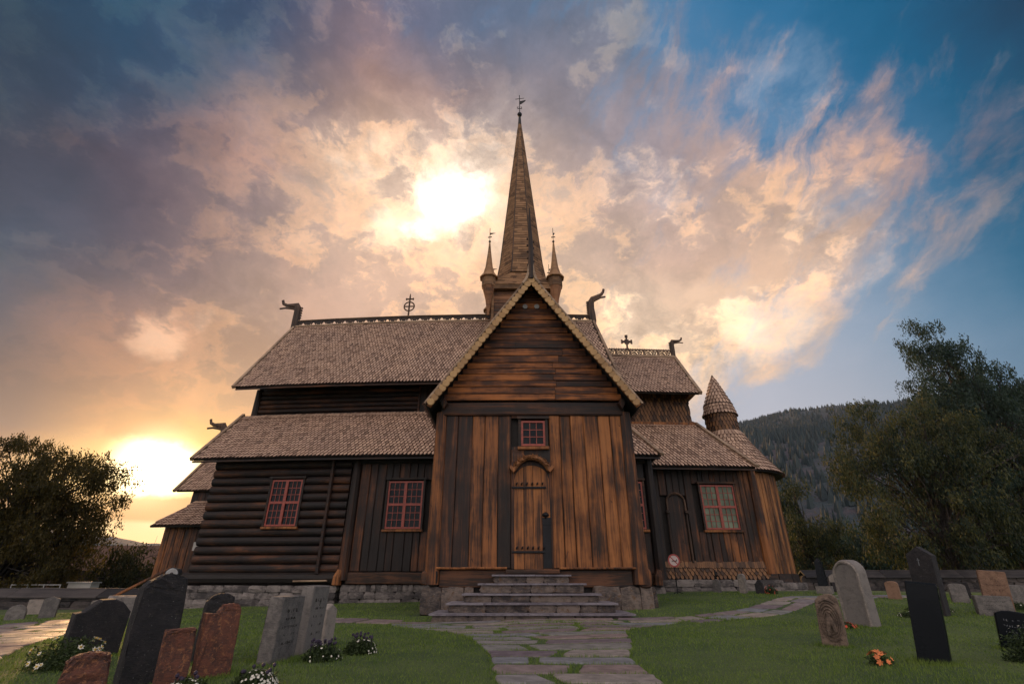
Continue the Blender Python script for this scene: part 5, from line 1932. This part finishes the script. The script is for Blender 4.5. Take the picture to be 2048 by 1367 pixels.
TR = 'trees around the churchyard'
tree('birch_tree', (-28.5, 30), 9.6, [(-1, 0, 5.6, 5.2, 4.5, 3.4), (2.6, -.5, 5.6, 3.2, 3, 2.2), (-5, 1, 4.5, 4, 4, 3.4), (1.0, -1, 2.6, 4.6, 3, 2.3), (3.4, 0, 3.2, 2.0, 2, 1.9), (-3, 0, 7.4, 3.4, 3, 1.7), (-4.5, 0, 2.2, 4, 3, 2.2), (3.4, 0, 6.2, 2.0, 2, 1.5), (0, -1, 1.6, 6.5, 3, 1.5), (2.5, -.5, 4.6, 2.6, 2.4, 1.8)], M['backlit_leaves'],
     'dark spreading tree standing against the setting sun on the left', group=TR, nclu=3900, per=26, spread=.28, size=.15, seed=4, tr=.4)
tree('birch_tree', (-37, 31), 9, [(0, 0, 5, 5.5, 5, 4.2), (4, -1, 3, 4, 3, 2.8)], M['dark_leaves'], 'dark leafy tree cut off by the left edge of the photo', group=TR, nclu=700, per=26, spread=.4, size=.19, seed=9)
tree('birch_tree', (-27, 36), 2.6, [(-1, 0, 1.8, 5.5, 3, 1.8), (4.5, 0, 1.0, 3.5, 3, 1.0)], M['dark_leaves'], 'low dark bushy tree under the big left-hand tree', group=TR, nclu=700, per=26, spread=.4, size=.2, seed=12)
tree('birch_tree', (-38, 62), 3.2, [(0, 0, 2.2, 4.5, 4, 1.8), (5.5, 0, 1.6, 3.0, 3, 1.2)], M['dark_leaves'], 'distant round tree beside the dark barn roof', group=TR, nclu=420, per=24, spread=.5, size=.28, seed=15)
tree('birch_tree', (22.1, 27), 10.4, [(-.5, 0, 7.2, 3.2, 3, 2.7), (-1.6, -.5, 4.9, 3.0, 3, 2.8), (1.5, 0, 5.4, 4.0, 3.5, 3.2), (0, 0, 2.9, 3.6, 3, 1.9), (-2.4, 0, 8.1, 1.6, 1.6, 1.5), (2.2, .5, 8.2, 2.2, 2, 1.9)], M['olive_leaves'],
     'broad weeping birch with yellowish leaves beyond the right-hand wall', group=TR, nclu=2700, per=26, spread=.26, size=.13, droop=1.9, seed=21, barkm='birch_bark')
tree('birch_tree', (27.2, 28.5), 16.2, [(-.9, 0, 14.0, 1.0, 1.2, 1.7), (-.7, 0, 12.4, 1.6, 1.6, 2.0), (-.5, 0, 10.6, 2.3, 2.2, 2.2), (1.6, 0, 8.2, 4.2, 3.4, 3.2), (.7, 0, 12.2, 1.3, 1.3, 1.5), (1.4, 0, 10.8, 1.9, 1.8, 1.9), (.2, 0, 9.0, 3.2, 2.4, 2.0), (3.6, 0, 10.2, 1.5, 1.6, 2.0), (0, 0, 5, 4.2, 3.4, 3.2), (3, 0, 4, 4.5, 3.4, 3.0)], M['birch_leaves'],
     'tallest birch, dark, rising high above the right-hand wall', group=TR, nclu=3800, per=26, spread=.26, size=.14, droop=1.8, seed=31, barkm='bark', tr=.3)
tree('birch_tree', (35, 30), 11, [(0, 0, 6.4, 4.2, 3.5, 4.2), (0, 0, 3.4, 5, 3, 3)], M['birch_leaves'], 'dark birch cut off by the right edge of the photo', group=TR, nclu=600, per=24, spread=.36, size=.19, droop=1.8, seed=36, barkm='birch_bark')
tree('birch_tree', (19.6, 35.5), 8.2, [(-.4, 0, 6.3, 1.1, 1.1, 1.5), (0, 0, 4.4, 1.7, 1.5, 2.3), (.5, 0, 2.4, 2.2, 2, 1.9)], M['olive_leaves'], 'slim olive-green tree just behind the right end of the church', group=TR, nclu=500, per=24, spread=.3, size=.16, droop=1.9, seed=41)
for i, (x, y, h, r) in enumerate(((25, 48, 6.5, 4.5), (32, 46, 6.0, 4.6), (40, 44, 6.5, 5), (47, 42, 6.5, 5), (30, 60, 8.5, 5), (40, 60, 8, 6))):
    tree('background_tree', (x, y), h, [(0, 0, h * .5, r, r * .7, h * .42), (r * .5, 0, h * .35, r * .8, r * .6, h * .32), (-r * .5, 0, h * .3, r * .8, r * .6, h * .3)], M['birch_leaves' if i % 2 else 'dark_leaves'],
         ['low dark tree behind the wall, nearest the church', 'rounded dark tree behind the wall below the yellowish birch', 'dense dark tree behind the wall below the tallest birch', 'dark tree behind the wall at the right edge',
          'farther dark tree between the church and the yellowish birch', 'farther dark tree masked by the tallest birch'][i], group='dark trees behind the right-hand wall', nclu=520, per=24, spread=.5, size=.26, seed=50 + i, nbr=10)

# ------------------------------------------------------------ churchyard walls with wooden caps
WSM = stone_meshes(M['wall_stone'], 5, 2, .08)


def yard_wall(p0, p1, h, label, cap='grey_wood', rows=4, wmin=.35, wmax=.9):
    p0, p1 = Vector(p0), Vector(p1)
    mid = (p0 + p1) / 2
    gz = ground(mid.x, mid.y)
    t = empty('stone_wall', (mid.x, mid.y, gz), 0, label, 'wall', 'low stone walls round the churchyard')
    d = (p1 - p0).normalized(); nrm = Vector((d.y, -d.x))
    L = (p1 - p0).length
    mb = MB()
    rot = Matrix.Rotation(math.atan2(d.y, d.x), 3, 'Z')
    mb.box((mid.x, mid.y, gz + h / 2 - .1), (L, .4, h), rot); mb.obj('core', M['dark_core'], t)
    rh = (h - .02) / rows
    for r_ in range(rows):
        s = -random.uniform(0, .3)
        while s < L:
            w = random.uniform(wmin, wmax)
            c = p0 + d * (s + w / 2) + nrm * .2
            z0_ = gz - .15 + r_ * (h + .08) / rows
            link('stone', random.choice(WSM), t, Matrix.Translation((c.x, c.y, z0_ + (h + .1) / rows / 2)) @ Matrix.Rotation(math.atan2(d.y, d.x) + random.uniform(-.1, .1), 4, 'Z') @ Matrix.Diagonal((w, .3, (h + .1) / rows * random.uniform(.95, 1.15), 1)))
            s += w * .97
    s = 0
    while s < L:
        w = min(random.uniform(2.6, 3.6), L - s)
        a = p0 + d * (s + .01); b = p0 + d * (s + w - .01)
        mb = MB()
        mb.board((a.x + nrm.x * .2, a.y + nrm.y * .2, gz + h - .02), (b.x + nrm.x * .2, b.y + nrm.y * .2, gz + h - .02), (nrm.x, nrm.y, -.55), (0, 0, 1), .55, .05)
        mb.obj('cap_board', M[cap], t)
        mb = MB()
        mb.board((a.x - nrm.x * .25, a.y - nrm.y * .25, gz + h - .0), (b.x - nrm.x * .25, b.y - nrm.y * .25, gz + h - .0), (-nrm.x, -nrm.y, -.55), (0, 0, 1), .55, .05)
        mb.obj('cap_board', M[cap], t)
        s += w
    return t


yard_wall((13.0, 24.5), (38, 22.5), .72, 'low dry-stone wall with a plank roof, right of the church', rows=3)
yard_wall((-30, 20.5), (-13.6, 20.8), .52, 'low dry-stone wall with plank cap, left of the church under the trees', rows=3)
# low rough terrace wall by the west porch
t = empty('terrace_wall', (-11.6, 16.9, -.1), 0, 'low rough terrace wall of flat stones left of the log wall', 'wall')
for r_ in range(4):
    stone_row(t, (-13.4 + r_ * .2, 16.9), (-10.9, 17.0), -.25 + r_ * .14, -.11 + r_ * .14, .4, .4, .9, SM)

# barn behind the left wall
barn = empty('barn', (-38, 52, -.4), 0, 'dark timber barn with low-pitched roof beyond the left wall', 'barn')
mb = MB(); mb.bb(-44, -31, 50, 57, -.8, 1.9); mb.obj('wall', M['dark_core'], barn)
x = -44.0
while x < -31.1:
    mb = MB(); mb.board((x + .2, 50, -.6), (x + .2, 50, 1.9), (1, 0, 0), (0, -1, 0), .36, .06); mb.obj('plank', M['tarred_planks'], barn); x += .4
mb = MB()
mb.add([(-44.8, 49.4, 1.7), (-30.4, 49.4, 1.7), (-30.4, 53.5, 3.9), (-44.8, 53.5, 3.9), (-44.8, 57.6, 1.7), (-30.4, 57.6, 1.7), (-44.8, 49.4, 1.55), (-30.4, 49.4, 1.55), (-30.4, 53.5, 3.75), (-44.8, 53.5, 3.75)],
       [(0, 1, 2, 3), (3, 2, 5, 4), (0, 6, 7, 1), (6, 9, 8, 7), (1, 7, 8, 2)])
mb.obj('roof', M['brown_red_roof'], barn)
# white bench-like rails and a white box beyond the wall
for k, (x, w) in enumerate(((-24.6, 2.4), (-29.5, 3.2))):
    t = empty('white_railing', (x, 27, -.2), 0, ['white metal railing seen over the left wall, nearer the church', 'white metal railing seen over the left wall, under the tree'][k], 'railing', 'white railings beyond the left wall')
    for z_ in (.25, .40, .55):
        mb = MB(); mb.tube([(x, 27, z_), (x + w, 27, z_)], .022, 6); mb.obj('rail', M['white_metal'], t)
    for q in range(4):
        mb = MB(); mb.tube([(x + w * q / 3, 27, -.6), (x + w * q / 3, 27, .58)], .025, 6); mb.obj('upright', M['white_metal'], t)
t = empty('white_cabinet', (-22.6, 29, 0), 0, 'white box-shaped cabinet standing behind the left wall', 'cabinet')
mb = MB(); mb.bb(-23.3, -22.1, 28.8, 29.4, -.6, .62); mb.obj('body', M['sheet_paper'], t)
mb = MB(); mb.bb(-23.36, -22.04, 28.74, 29.46, .62, .68); mb.obj('lid', M['white_metal'], t)

# ------------------------------------------------------------ gravestones
def outline(kind, w, h):
    r = w / 2
    if kind == 'arch':
        return [(-r, 0), (r, 0), (r, h - r * .95)] + [(r * math.cos(t), h - r * .95 + r * .95 * math.sin(t)) for t in [math.pi * k / 14 for k in range(1, 14)]] + [(-r, h - r * .95)]
    if kind == 'low_arch':
        return [(-r, 0), (r, 0), (r, h * .86)] + [(r * math.cos(t), h * .86 + h * .14 * math.sin(t)) for t in [math.pi * k / 10 for k in range(1, 10)]] + [(-r, h * .86)]
    if kind == 'shoulder':
        return [(-r, 0), (r, 0), (r, h * .78), (r * .86, h * .84), (r * .6, h * .95), (r * .3, h), (-r * .2, h * .99), (-r * .45, h * .90), (-r * .7, h * .80), (-r, h * .77)]
    if kind == 'rough':
        q = random.Random(int(w * 1000))
        return [(-r, 0), (r, 0), (r * 1.03, h * .4), (r * .97, h * .8), (r * .86, h * .95), (r * .4, h * q.uniform(.98, 1.02)), (-r * .1, h), (-r * .6, h * q.uniform(.94, .98)), (-r * .93, h * .88), (-r * 1.02, h * .5)]
    if kind == 'peak':
        return [(-r, 0), (r, 0), (r, h * .88), (0, h), (-r, h * .88)]
    if kind == 'notch':
        return [(-r, 0), (r, 0), (r, h * .92), (r * .7, h), (0, h * .985), (-r * .3, h * .87), (-r, h * .88)]
    return [(-r, 0), (r, 0), (r, h * .97), (r * .96, h), (-r * .96, h), (-r, h * .97)]


GG = 'gravestones on the lawn'


def grave(x, y, w, h, th, face, kind, mat, label, lean=(0, 0), lines=0, jit=.0, bevel=.012, name='gravestone', ink=None, extra=None, z=None):
    """face = direction the front looks to, in degrees clockwise from the camera side (0 = towards -y, 90 = towards -x)"""
    z0 = (ground(x, y) if z is None else z) - .04
    mw = Matrix.Translation((x, y, z0)) @ Matrix.Rotation(R(-face), 4, 'Z') @ Matrix.Rotation(R(lean[0]), 4, 'X') @ Matrix.Rotation(R(lean[1]), 4, 'Y')
    mb = MB()
    out = outline(kind, w, h + .04)
    mb.poly(out, th, Matrix.Translation((0, -th / 2, 0)), bevel)
    me = mb.mesh(name, M[mat])
    if jit:
        # break up the flat faces, then roughen
        import bmesh
        bm = bmesh.new(); bm.from_mesh(me)
        bmesh.ops.triangulate(bm, faces=bm.faces[:])
        bmesh.ops.subdivide_edges(bm, edges=bm.edges[:], cuts=3, use_grid_fill=True)
        q = random.Random(int(x * 100))
        for v in bm.verts:
            v.co += Vector((q.uniform(-jit, jit), q.uniform(-jit, jit), q.uniform(-jit, jit) * .6))
        bm.to_mesh(me); bm.free()
        if 'tint' in me.attributes:
            pass
    o = link(name, me, None, mw)
    tag(o, label, 'gravestone', GG)
    if lines:
        q = random.Random(int(y * 77))
        mb = MB()
        zt = h * .84
        for k in range(lines):
            zc = zt - k * h * .62 / max(lines, 1)
            wl = w * q.uniform(.42, .74)
            xx = -wl / 2
            big = 1.5 if k == 0 else 1.0
            hh_ = h * .036 * big
            while xx < wl / 2:
                lw = q.uniform(.010, .020) * big
                # letter-like strokes cut and painted in the face
                for st in range(q.choice((1, 2, 2, 3))):
                    if q.random() < .55:
                        mb.box((xx + q.uniform(0, lw), -th / 2 - .0012, zc + q.uniform(-.2, .2) * hh_), (.0035, .003, hh_ * q.uniform(.7, 1.)))
                    else:
                        mb.box((xx + lw / 2, -th / 2 - .0011, zc + q.choice((-.45, 0, .45)) * hh_), (lw * .8, .0026, .0035))
                xx += lw + .008
                if q.random() < .16:
                    xx += .02
        link('inscription', mb.mesh('inscription', M[ink or 'dark_core']), o, mw)
    for ch in o.children:
        ch['kind'] = 'stuff'
    if extra:
        extra(o, mw, w, h, th)
    return o


def arch_rim(o, mw, w, h, th):
    mb = MB()
    out = outline('arch', w * .97, h)[2:]
    pts = [(p[0], -th / 2 - .005, p[1]) for p in out]
    mb.tube([(w * .485, -th / 2 - .005, .05)] + pts + [(-w * .485, -th / 2 - .005, .05)], .026, 6, side=(0, 1, 0))
    link('raised_rim', mb.mesh('raised_rim', M['pale_stone']), o, mw)


def cross_mark(o, mw, w, h, th):
    mb = MB()
    mb.box((0, -th / 2 - .002, h * .80), (.012, .004, .075)); mb.box((0, -th / 2 - .0022, h * .815), (.045, .0044, .012))
    link('carved_cross', mb.mesh('carved_cross', M['dark_core']), o, mw)


def relief(o, mw, w, h, th):
    mb = MB()
    for k in range(5):
        s = .16 - k * .028
        ring = [(s * .75 * math.cos(t), -th / 2 - .008 - k * .003, h * .55 + s * 1.35 * math.sin(t)) for t in [2 * math.pi * i / 18 for i in range(19)]]
        mb.tube(ring, .011, 5, cap=False, side=(0, 1, 0))
    mb.tube([(-.03, -th / 2 - .02, h * .28), (-.015, -th / 2 - .03, h * .5), (.0, -th / 2 - .035, h * .7)], [.028, .036, .02], 6)
    mb.tube([(.05, -th / 2 - .02, h * .35), (.025, -th / 2 - .03, h * .52), (.0, -th / 2 - .03, h * .66)], [.02, .028, .016], 6)
    mb.tube([(-w * .32, -th / 2, h * .90), (0, -th / 2 - .01, h * .97), (w * .32, -th / 2, h * .90)], .02, 5)
    link('carved_relief', mb.mesh('carved_relief', M['relief_stone']), o, mw)


def black_cross(o, mw, w, h, th):
    mb = MB()
    mb.box((-.02, -th / 2 - .002, h * .8), (.012, .004, .14)); mb.box((-.02, -th / 2 - .0022, h * .83), (.05, .0044, .012))
    link('carved_cross', mb.mesh('carved_cross', M['lead_grey']), o, mw)


# left of the path (their faces look to the right: face = -90)
grave(-4.72, 6.45, .52, .56, .16, -52, 'shoulder', 'dark_granite', 'black shouldered gravestone behind white daisies, left', (3, 0))
grave(-2.98, 4.75, .34, .80, .17, -48, 'rough', 'dark_granite', 'tall rough dark gravestone, largest on the left', (0, -2), jit=.006)
grave(-2.44, 4.22, .19, .43, .10, -40, 'rect', 'lichen_stone', 'orange lichen-covered gravestone right of the tall dark one', (0, -2), jit=.007)
grave(-2.63, 5.12, .28, .56, .13, -42, 'notch', 'lichen_stone', 'rust-red gravestone with broken notched top behind white flowers', (0, -1), jit=.008)
grave(-3.12, 5.95, .28, .63, .12, -38, 'rough', 'dark_granite', 'dark gravestone with pale rounded top just behind the rust-red one', (0, 0), jit=.006)
grave(-2.46, 6.05, .54, .60, .15, -88, 'rect', 'grey_stone', 'engraved grey gravestone, left one of the close pair', (2, 0), 5, .004, ink='dark_core')
grave(-2.42, 6.75, .50, .70, .15, -88, 'rect', 'grey_stone', 'engraved grey gravestone with small cross, taller one of the close pair', (2, 0), 5, .004, ink='dark_core', extra=cross_mark)
grave(-2.44, 7.45, .22, .48, .12, -75, 'peak', 'pale_stone', 'narrow pale gravestone hidden behind the taller grey one', (0, 0), jit=.004)
grave(-2.86, 3.95, .25, .31, .14, -35, 'rough', 'lichen_stone', 'low reddish gravestone at the lower left corner', (0, -2), jit=.008)
# right of the path
grave(4.05, 7.2, 0.27, 0.58, 0.13, 38, 'rough', 'relief_stone', 'brown gravestone carved with an oval relief', (0, 2), jit=.005, extra=relief)
grave(5.78, 9.3, 0.45, 1.00, 0.21, 72, 'arch', 'grey_stone', 'big arched gravestone with raised rim and inscription', (0, 0), 8, .0, ink='pale_stone', extra=arch_rim)
grave(4.24, 5.85, 0.27, 0.74, 0.12, 42, 'flat', 'polished_black', 'polished black gravestone with orange flowers at its foot', (-2, 7), 0)
grave(8.25, 10.95, 0.42, 1.24, 0.27, 55, 'peak', 'dark_granite', 'tall dark peaked gravestone behind the polished black one', (0, 4), 6, .004, ink='dark_core', extra=black_cross)
grave(10.1, 11.6, 0.45, 0.80, 0.13, 30, 'rect', 'brown_stone', 'light brown engraved gravestone leaning left, far right', (0, 6), 5, .003, ink='dark_core')
grave(9.65, 11.2, 0.58, 0.36, 0.16, 22, 'flat', 'grey_stone', 'long low grey gravestone left of the light brown one', (0, 2), 3, .003)
grave(10.9, 13.5, 0.34, 0.42, 0.13, 25, 'low_arch', 'grey_stone', 'small grey round-topped gravestone behind the long low one', (0, 0), jit=.003)
grave(12.4, 15.2, 0.34, 0.40, 0.13, 30, 'rect', 'dark_granite', 'small dark squat gravestone behind the small grey round-topped one, far right', (0, 0), jit=.003)
grave(12.2, 13.4, 0.48, 0.42, 0.14, 25, 'low_arch', 'grey_stone', 'wide grey gravestone right of the light brown one', (0, 0), jit=.003)
grave(13.8, 15, 0.41, 0.34, 0.13, 25, 'rect', 'grey_stone', 'low grey gravestone at the right edge near the wall', (0, 0), jit=.003)
grave(9.95, 14.4, 0.29, 0.42, 0.11, 45, 'low_arch', 'brown_stone', 'small reddish-brown gravestone right of the big arched one', (0, 0), jit=.003)
grave(10.45, 17.8, 0.24, 0.52, 0.13, 30, 'rough', 'pale_stone', 'small pale pointed stone left of the big arched one, by the wall', (0, 0), jit=.004)
grave(10.2, 17, 0.58, 0.28, 0.14, 15, 'rect', 'dark_granite', 'low wide dark gravestone behind the carved brown one', (0, 0), jit=.003)
grave(11.4, 18.4, 0.34, 0.50, 0.13, 20, 'low_arch', 'pale_stone', 'pale rounded gravestone near the wall behind the big arched one', (0, 0), jit=.003)
grave(5.95, 6.75, 0.35, 0.40, 0.10, 35, 'low_arch', 'polished_black', 'dark round-topped gravestone cut off by the right edge', (0, 8), 4, ink='lead_grey')
grave(6.3, 16.9, 0.22, 0.36, 0.11, 35, 'arch', 'grey_stone', 'small round-topped gravestone by the choir wall, leftmost of three', (0, 0), jit=.002)
grave(6.85, 16.3, 0.20, 0.52, 0.14, 40, 'arch', 'pale_stone', 'pale upright gravestone by the choir wall, tallest of three', (0, 0), jit=.002)
grave(7.2, 16, 0.22, 0.36, 0.14, 35, 'shoulder', 'dark_granite', 'dark low gravestone by the choir wall with red flowers beside it', (0, 0), jit=.002)
# distant stones on the far left
for i, (x, y, w, h, kd, mt, lb) in enumerate(((-15.6, 15.2, .55, .42, 'rect', 'grey_stone', 'small grey gravestone by the left path, nearest the wall post'), (-13.6, 15.4, .42, .36, 'arch', 'grey_stone', 'small arched grey gravestone left of the black shouldered stone'),
        (-12.9, 15.6, .36, .52, 'peak', 'grey_stone', 'small pointed grey gravestone left of the black shouldered stone'), (-17.2, 15.8, .7, .35, 'rough', 'dark_granite', 'low dark gravestone near the left edge beyond the path'),
        (-12.3, 16.6, .4, .34, 'rough', 'pale_stone', 'small pale stone beside the terrace wall'), (-14.6, 17.2, .5, .4, 'rect', 'pale_stone', 'faint pale gravestone in front of the left wall'),
        (-10.1, 14.6, .7, .5, 'low_arch', 'grey_stone', 'rounded grey gravestone peeping over the black shouldered stone'), (-9.4, 15.4, .4, .6, 'rough', 'pale_stone', 'small rough stone right of the rounded grey one, before the terrace'))):
    grave(x, y, w, h, .15, -30, kd, mt, lb, jit=.004)

# obelisk
ob = empty('obelisk', (9.25, 16.3, ground(9.25, 16.3)), 0, 'black pointed obelisk grave marker on a stone base', 'obelisk')
gz = ground(9.25, 16.3)
mb = MB(local=Matrix.Translation((9.25, 16.3, gz)) @ Matrix.Rotation(R(-40), 4, 'Z')); mb.box((0, 0, .08), (.40, .34, .24)); mb.obj('base', M['pale_stone'], ob)
mb = MB(local=Matrix.Translation((9.25, 16.3, gz)) @ Matrix.Rotation(R(-40), 4, 'Z')); mb.lathe((0, 0, .2), [(.17, 0), (.12, .66), (.02, .76)], 4, R(45)); mb.obj('shaft', M['polished_black'], ob)

# round no-smoking style sign on a stand by the choir
sg = empty('round_sign', (5.08, 16.9, ground(5.08, 16.9)), 0, 'round prohibition sign with red ring on a thin stand by the church corner', 'sign')
gz = ground(5.08, 16.9)
fr = Matrix.Translation((5.08, 16.9, 1.31))
mb = MB(); mb.poly([(.185 * math.cos(t), .185 * math.sin(t)) for t in [2 * math.pi * k / 24 for k in range(24)]], .015, fr); mb.obj('disc', M['sign_white'], sg)
mb = MB()
n = 28
vs = []
for k in range(n):
    t = 2 * math.pi * k / n
    for r_ in (.145, .188):
        for yy_ in (-.004, .0):
            vs.append(fr @ Vector((r_ * math.cos(t), yy_, r_ * math.sin(t))))
fs = []
for k in range(n):
    a, b = k * 4, ((k + 1) % n) * 4
    fs += [(a, b, b + 2, a + 2), (a, a + 1, b + 1, b), (a + 2, b + 2, b + 3, a + 3)]
mb.add(vs, fs)
mb.board(fr @ Vector((-.11, -.001, .11)), fr @ Vector((.11, -.001, -.11)), (.7, 0, .7), (0, -1, 0), .03, .004, .001)
mb.obj('red_ring', M['sign_red'], sg)
mb = MB(); mb.box((5.09, 16.893, 1.30), (.16, .006, .022)); mb.box((5.17, 16.893, 1.325), (.02, .006, .05)); mb.obj('cigarette_symbol', M['black_iron'], sg)
mb = MB(); mb.tube([(5.08, 16.93, gz), (5.08, 16.93, 1.2)], .016, 6); mb.tube([(4.95, 16.85, gz + .02), (5.08, 16.93, gz + .06), (5.22, 16.85, gz + .02)], .014, 6); mb.obj('stand', M['black_iron'], sg)
# dark wrought-iron marker near the choir wall
im = empty('iron_marker', (6.5, 17.4, ground(6.5, 17.4)), 0, 'narrow dark plant-like iron marker among the stones by the choir wall', 'grave marker')
gz = ground(6.5, 17.4)
mb = MB(); mb.tube([(6.5, 17.4, gz - .05), (6.5, 17.4, gz + .62)], .03, 6); mb.obj('stem', M['black_iron'], im)
for k in range(8):
    mb = MB(); a = k * 1.1
    mb.tube([(6.5, 17.4, gz + .1 + k * .065), (6.5 + .07 * math.cos(a), 17.4 + .07 * math.sin(a), gz + .14 + k * .065), (6.5 + .05 * math.cos(a), 17.4, gz + .2 + k * .06)], [.02, .03, .008], 5); mb.obj('scroll', M['black_iron'], im)

# floodlight near the terrace
fl = empty('floodlight', (-5.0, 8.0, ground(-5, 8)), 0, 'round floodlight with pale lens showing over the tall dark gravestone', 'floodlight')
ax = Vector((.45, -.85, .05)).normalized()
c = Vector((-5.0, 8.0, .83))
mb = MB(); mb.tube([c + Vector((.05, .10, .03)), c + Vector((.03, .03, .01)), c, c + ax * .06], [.05, .085, .09, .09], 16); mb.obj('housing', M['grey_wood'], fl)
mb = MB(); mb.tube([c + ax * .062, c + ax * .07], [.078, .066], 16); mb.obj('lens', M['white_metal'], fl)
mb = MB(); mb.tube([c + ax * .071, c + ax * .08], [.024, .018], 10); mb.obj('bulb', M['grey_wood'], fl)
mb = MB(); mb.tube([(-4.98, 8.04, ground(-5, 8) - .05), (-4.98, 8.04, .76)], .02, 6); mb.obj('post', M['black_iron'], fl)

# ------------------------------------------------------------ grave flowers and bushes
def bush(name, x, y, r, h, label, petals, n=60, psize=.018, leaves=900, dark=0, cat='flowers', side=None, seed=0, centre=None):
    rr = np.random.default_rng(seed + int(abs(x) * 100))
    gz = ground(x, y)
    t = empty(name, (x, y, gz), 0, label, cat, 'planted flowers on the graves')
    d = rr.normal(0, 1, (leaves, 3)); d /= np.linalg.norm(d, axis=1)[:, None]
    d[:, 2] = np.abs(d[:, 2])
    p = np.array([x, y, gz]) + d * np.array([r, r, h]) * rr.uniform(.4, 1, (leaves, 1))
    V, tt = leaf_cloud(p, 2, .012, .035, seed + 3, 1.0, .35)
    link('foliage', tri_mesh('foliage', V, M['bush_leaves'], tt, 4), t)
    fm = MB(); cm = MB()
    for k in range(n):
        a = rr.normal(0, 1, 3); a /= np.linalg.norm(a); a[2] = abs(a[2])
        if side is not None:
            a = a + np.array(side) * .9; a /= np.linalg.norm(a)
        c = Vector((x + a[0] * r * 1.03, y + a[1] * r * 1.03, gz + max(.02, a[2] * h * 1.05)))
        ax = Vector(a).normalized()
        u = ax.orthogonal().normalized(); v = ax.cross(u)
        s = psize * rr.uniform(.7, 1.25)
        npet = 6
        vs = [c + ax * s * .2]
        for q in range(npet * 2):
            t_ = math.pi * q / npet
            rad = s * (1 if q % 2 else .62)
            vs.append(c + u * math.cos(t_) * rad + v * math.sin(t_) * rad + ax * s * (.35 if q % 2 else .1))
        fm.add(vs, [(0, 1 + q, 1 + (q + 1) % (npet * 2)) for q in range(npet * 2)])
        if centre:
            cm.box(c + ax * s * .3, (s * .5, s * .5, s * .5))
    fo = link('blossoms', fm.mesh('blossoms', M[petals]), t); fo['kind'] = 'stuff'
    if centre:
        link('centres', cm.mesh('centres', M[centre]), fo)
    if dark:
        dm = MB()
        for k in range(dark):
            a = rr.uniform(0, 6.28); q = rr.uniform(.2, .8)
            c = Vector((x + math.cos(a) * r * q, y + math.sin(a) * r * q, gz + h * rr.uniform(1.0, 1.35)))
            dm.lathe(c, [(.004, -.016), (.015, -.006), (.014, .006), (.004, .014)], 6)
            dm.tube([c - Vector((0, 0, h * .5)), c], .002, 3)
        link('dark_heads', dm.mesh('dark_heads', M['purple_petals']), t)['kind'] = 'stuff'
    return t


bush('flower_bush', -1.98, 4.55, .17, .12, 'rounded cushion of white flowers at the foot of the rust-red gravestone', 'white_petals', 90, .012, 1300, 7, side=(.9, -.1, .3), seed=1)
bush('flower_bush', -2.28, 4.15, .17, .12, 'white flowers and dark foliage in front of the orange lichen stone', 'white_petals', 50, .012, 1300, 6, side=(.5, -.4, .3), seed=2)
bush('flower_bush', -1.98, 6.05, .20, .14, 'dark-headed flower bush before the shorter grey gravestone', 'white_petals', 14, .012, 1400, 22, seed=3)
bush('flower_bush', -1.72, 6.55, .18, .15, 'flower bush with white edge beside the taller grey gravestone', 'white_petals', 34, .013, 1300, 20, side=(.9, .1, -.1), seed=4)
bush('daisy_bush', -4.25, 5.55, .34, .26, 'white daisies with yellow centres left of the black shouldered stone', 'white_petals', 30, .025, 1500, 0, seed=5, centre='yellow_centre')
bush('flower_bush', 3.62, 5.72, .11, .12, 'orange flowers at the foot of the polished black gravestone', 'orange_petals', 11, .032, 200, 0, seed=6, side=(-.2, -.3, .3))
bush('flower_bush', 5.28, 9.0, .17, .08, 'small red flowers at the foot of the big arched gravestone', 'red_petals', 20, .028, 260, 0, seed=7)
bush('flower_bush', 7.5, 16.0, .2, .22, 'dark red flowers beside the low dark gravestone by the choir', 'red_petals', 26, .02, 900, 0, seed=8)
bush('leafy_plant', 5.35, 5.9, .28, .32, 'bluish-green leafy plant at the lower right corner', 'white_petals', 4, .01, 1500, 0, cat='plant', seed=9)
bush('ground_cover', 8.7, 11.7, .45, .10, 'low green ground cover in front of the long low gravestone', 'white_petals', 16, .014, 1400, 0, cat='plant', seed=10)
bush('ground_cover', 10.9, 12.2, .4, .16, 'green plants right of the light brown gravestone', 'white_petals', 14, .014, 1000, 0, cat='plant', seed=11)
bush('flower_bush', 7.6, 10.7, .22, .1, 'small white flowers by the tall dark gravestone', 'white_petals', 16, .016, 500, 0, seed=12)

# ------------------------------------------------------------ valley air
def hazem(T, bs, out):
    T.nt.nodes.remove(bs)
    pv = T.n('ShaderNodeVolumePrincipled')
    pv.inputs['Color'].default_value = (.55, .74, 1.0, 1)
    pv.inputs['Density'].default_value = .00006
    pv.inputs['Anisotropy'].default_value = .15
    T.nt.links.new(pv.outputs[0], out.inputs['Volume'])
hm = material('air', hazem)
mb = MB(); mb.bb(-3500, 3500, -900, 3500, -6, 520)
hz = mb.obj('haze', hm, kind='stuff')
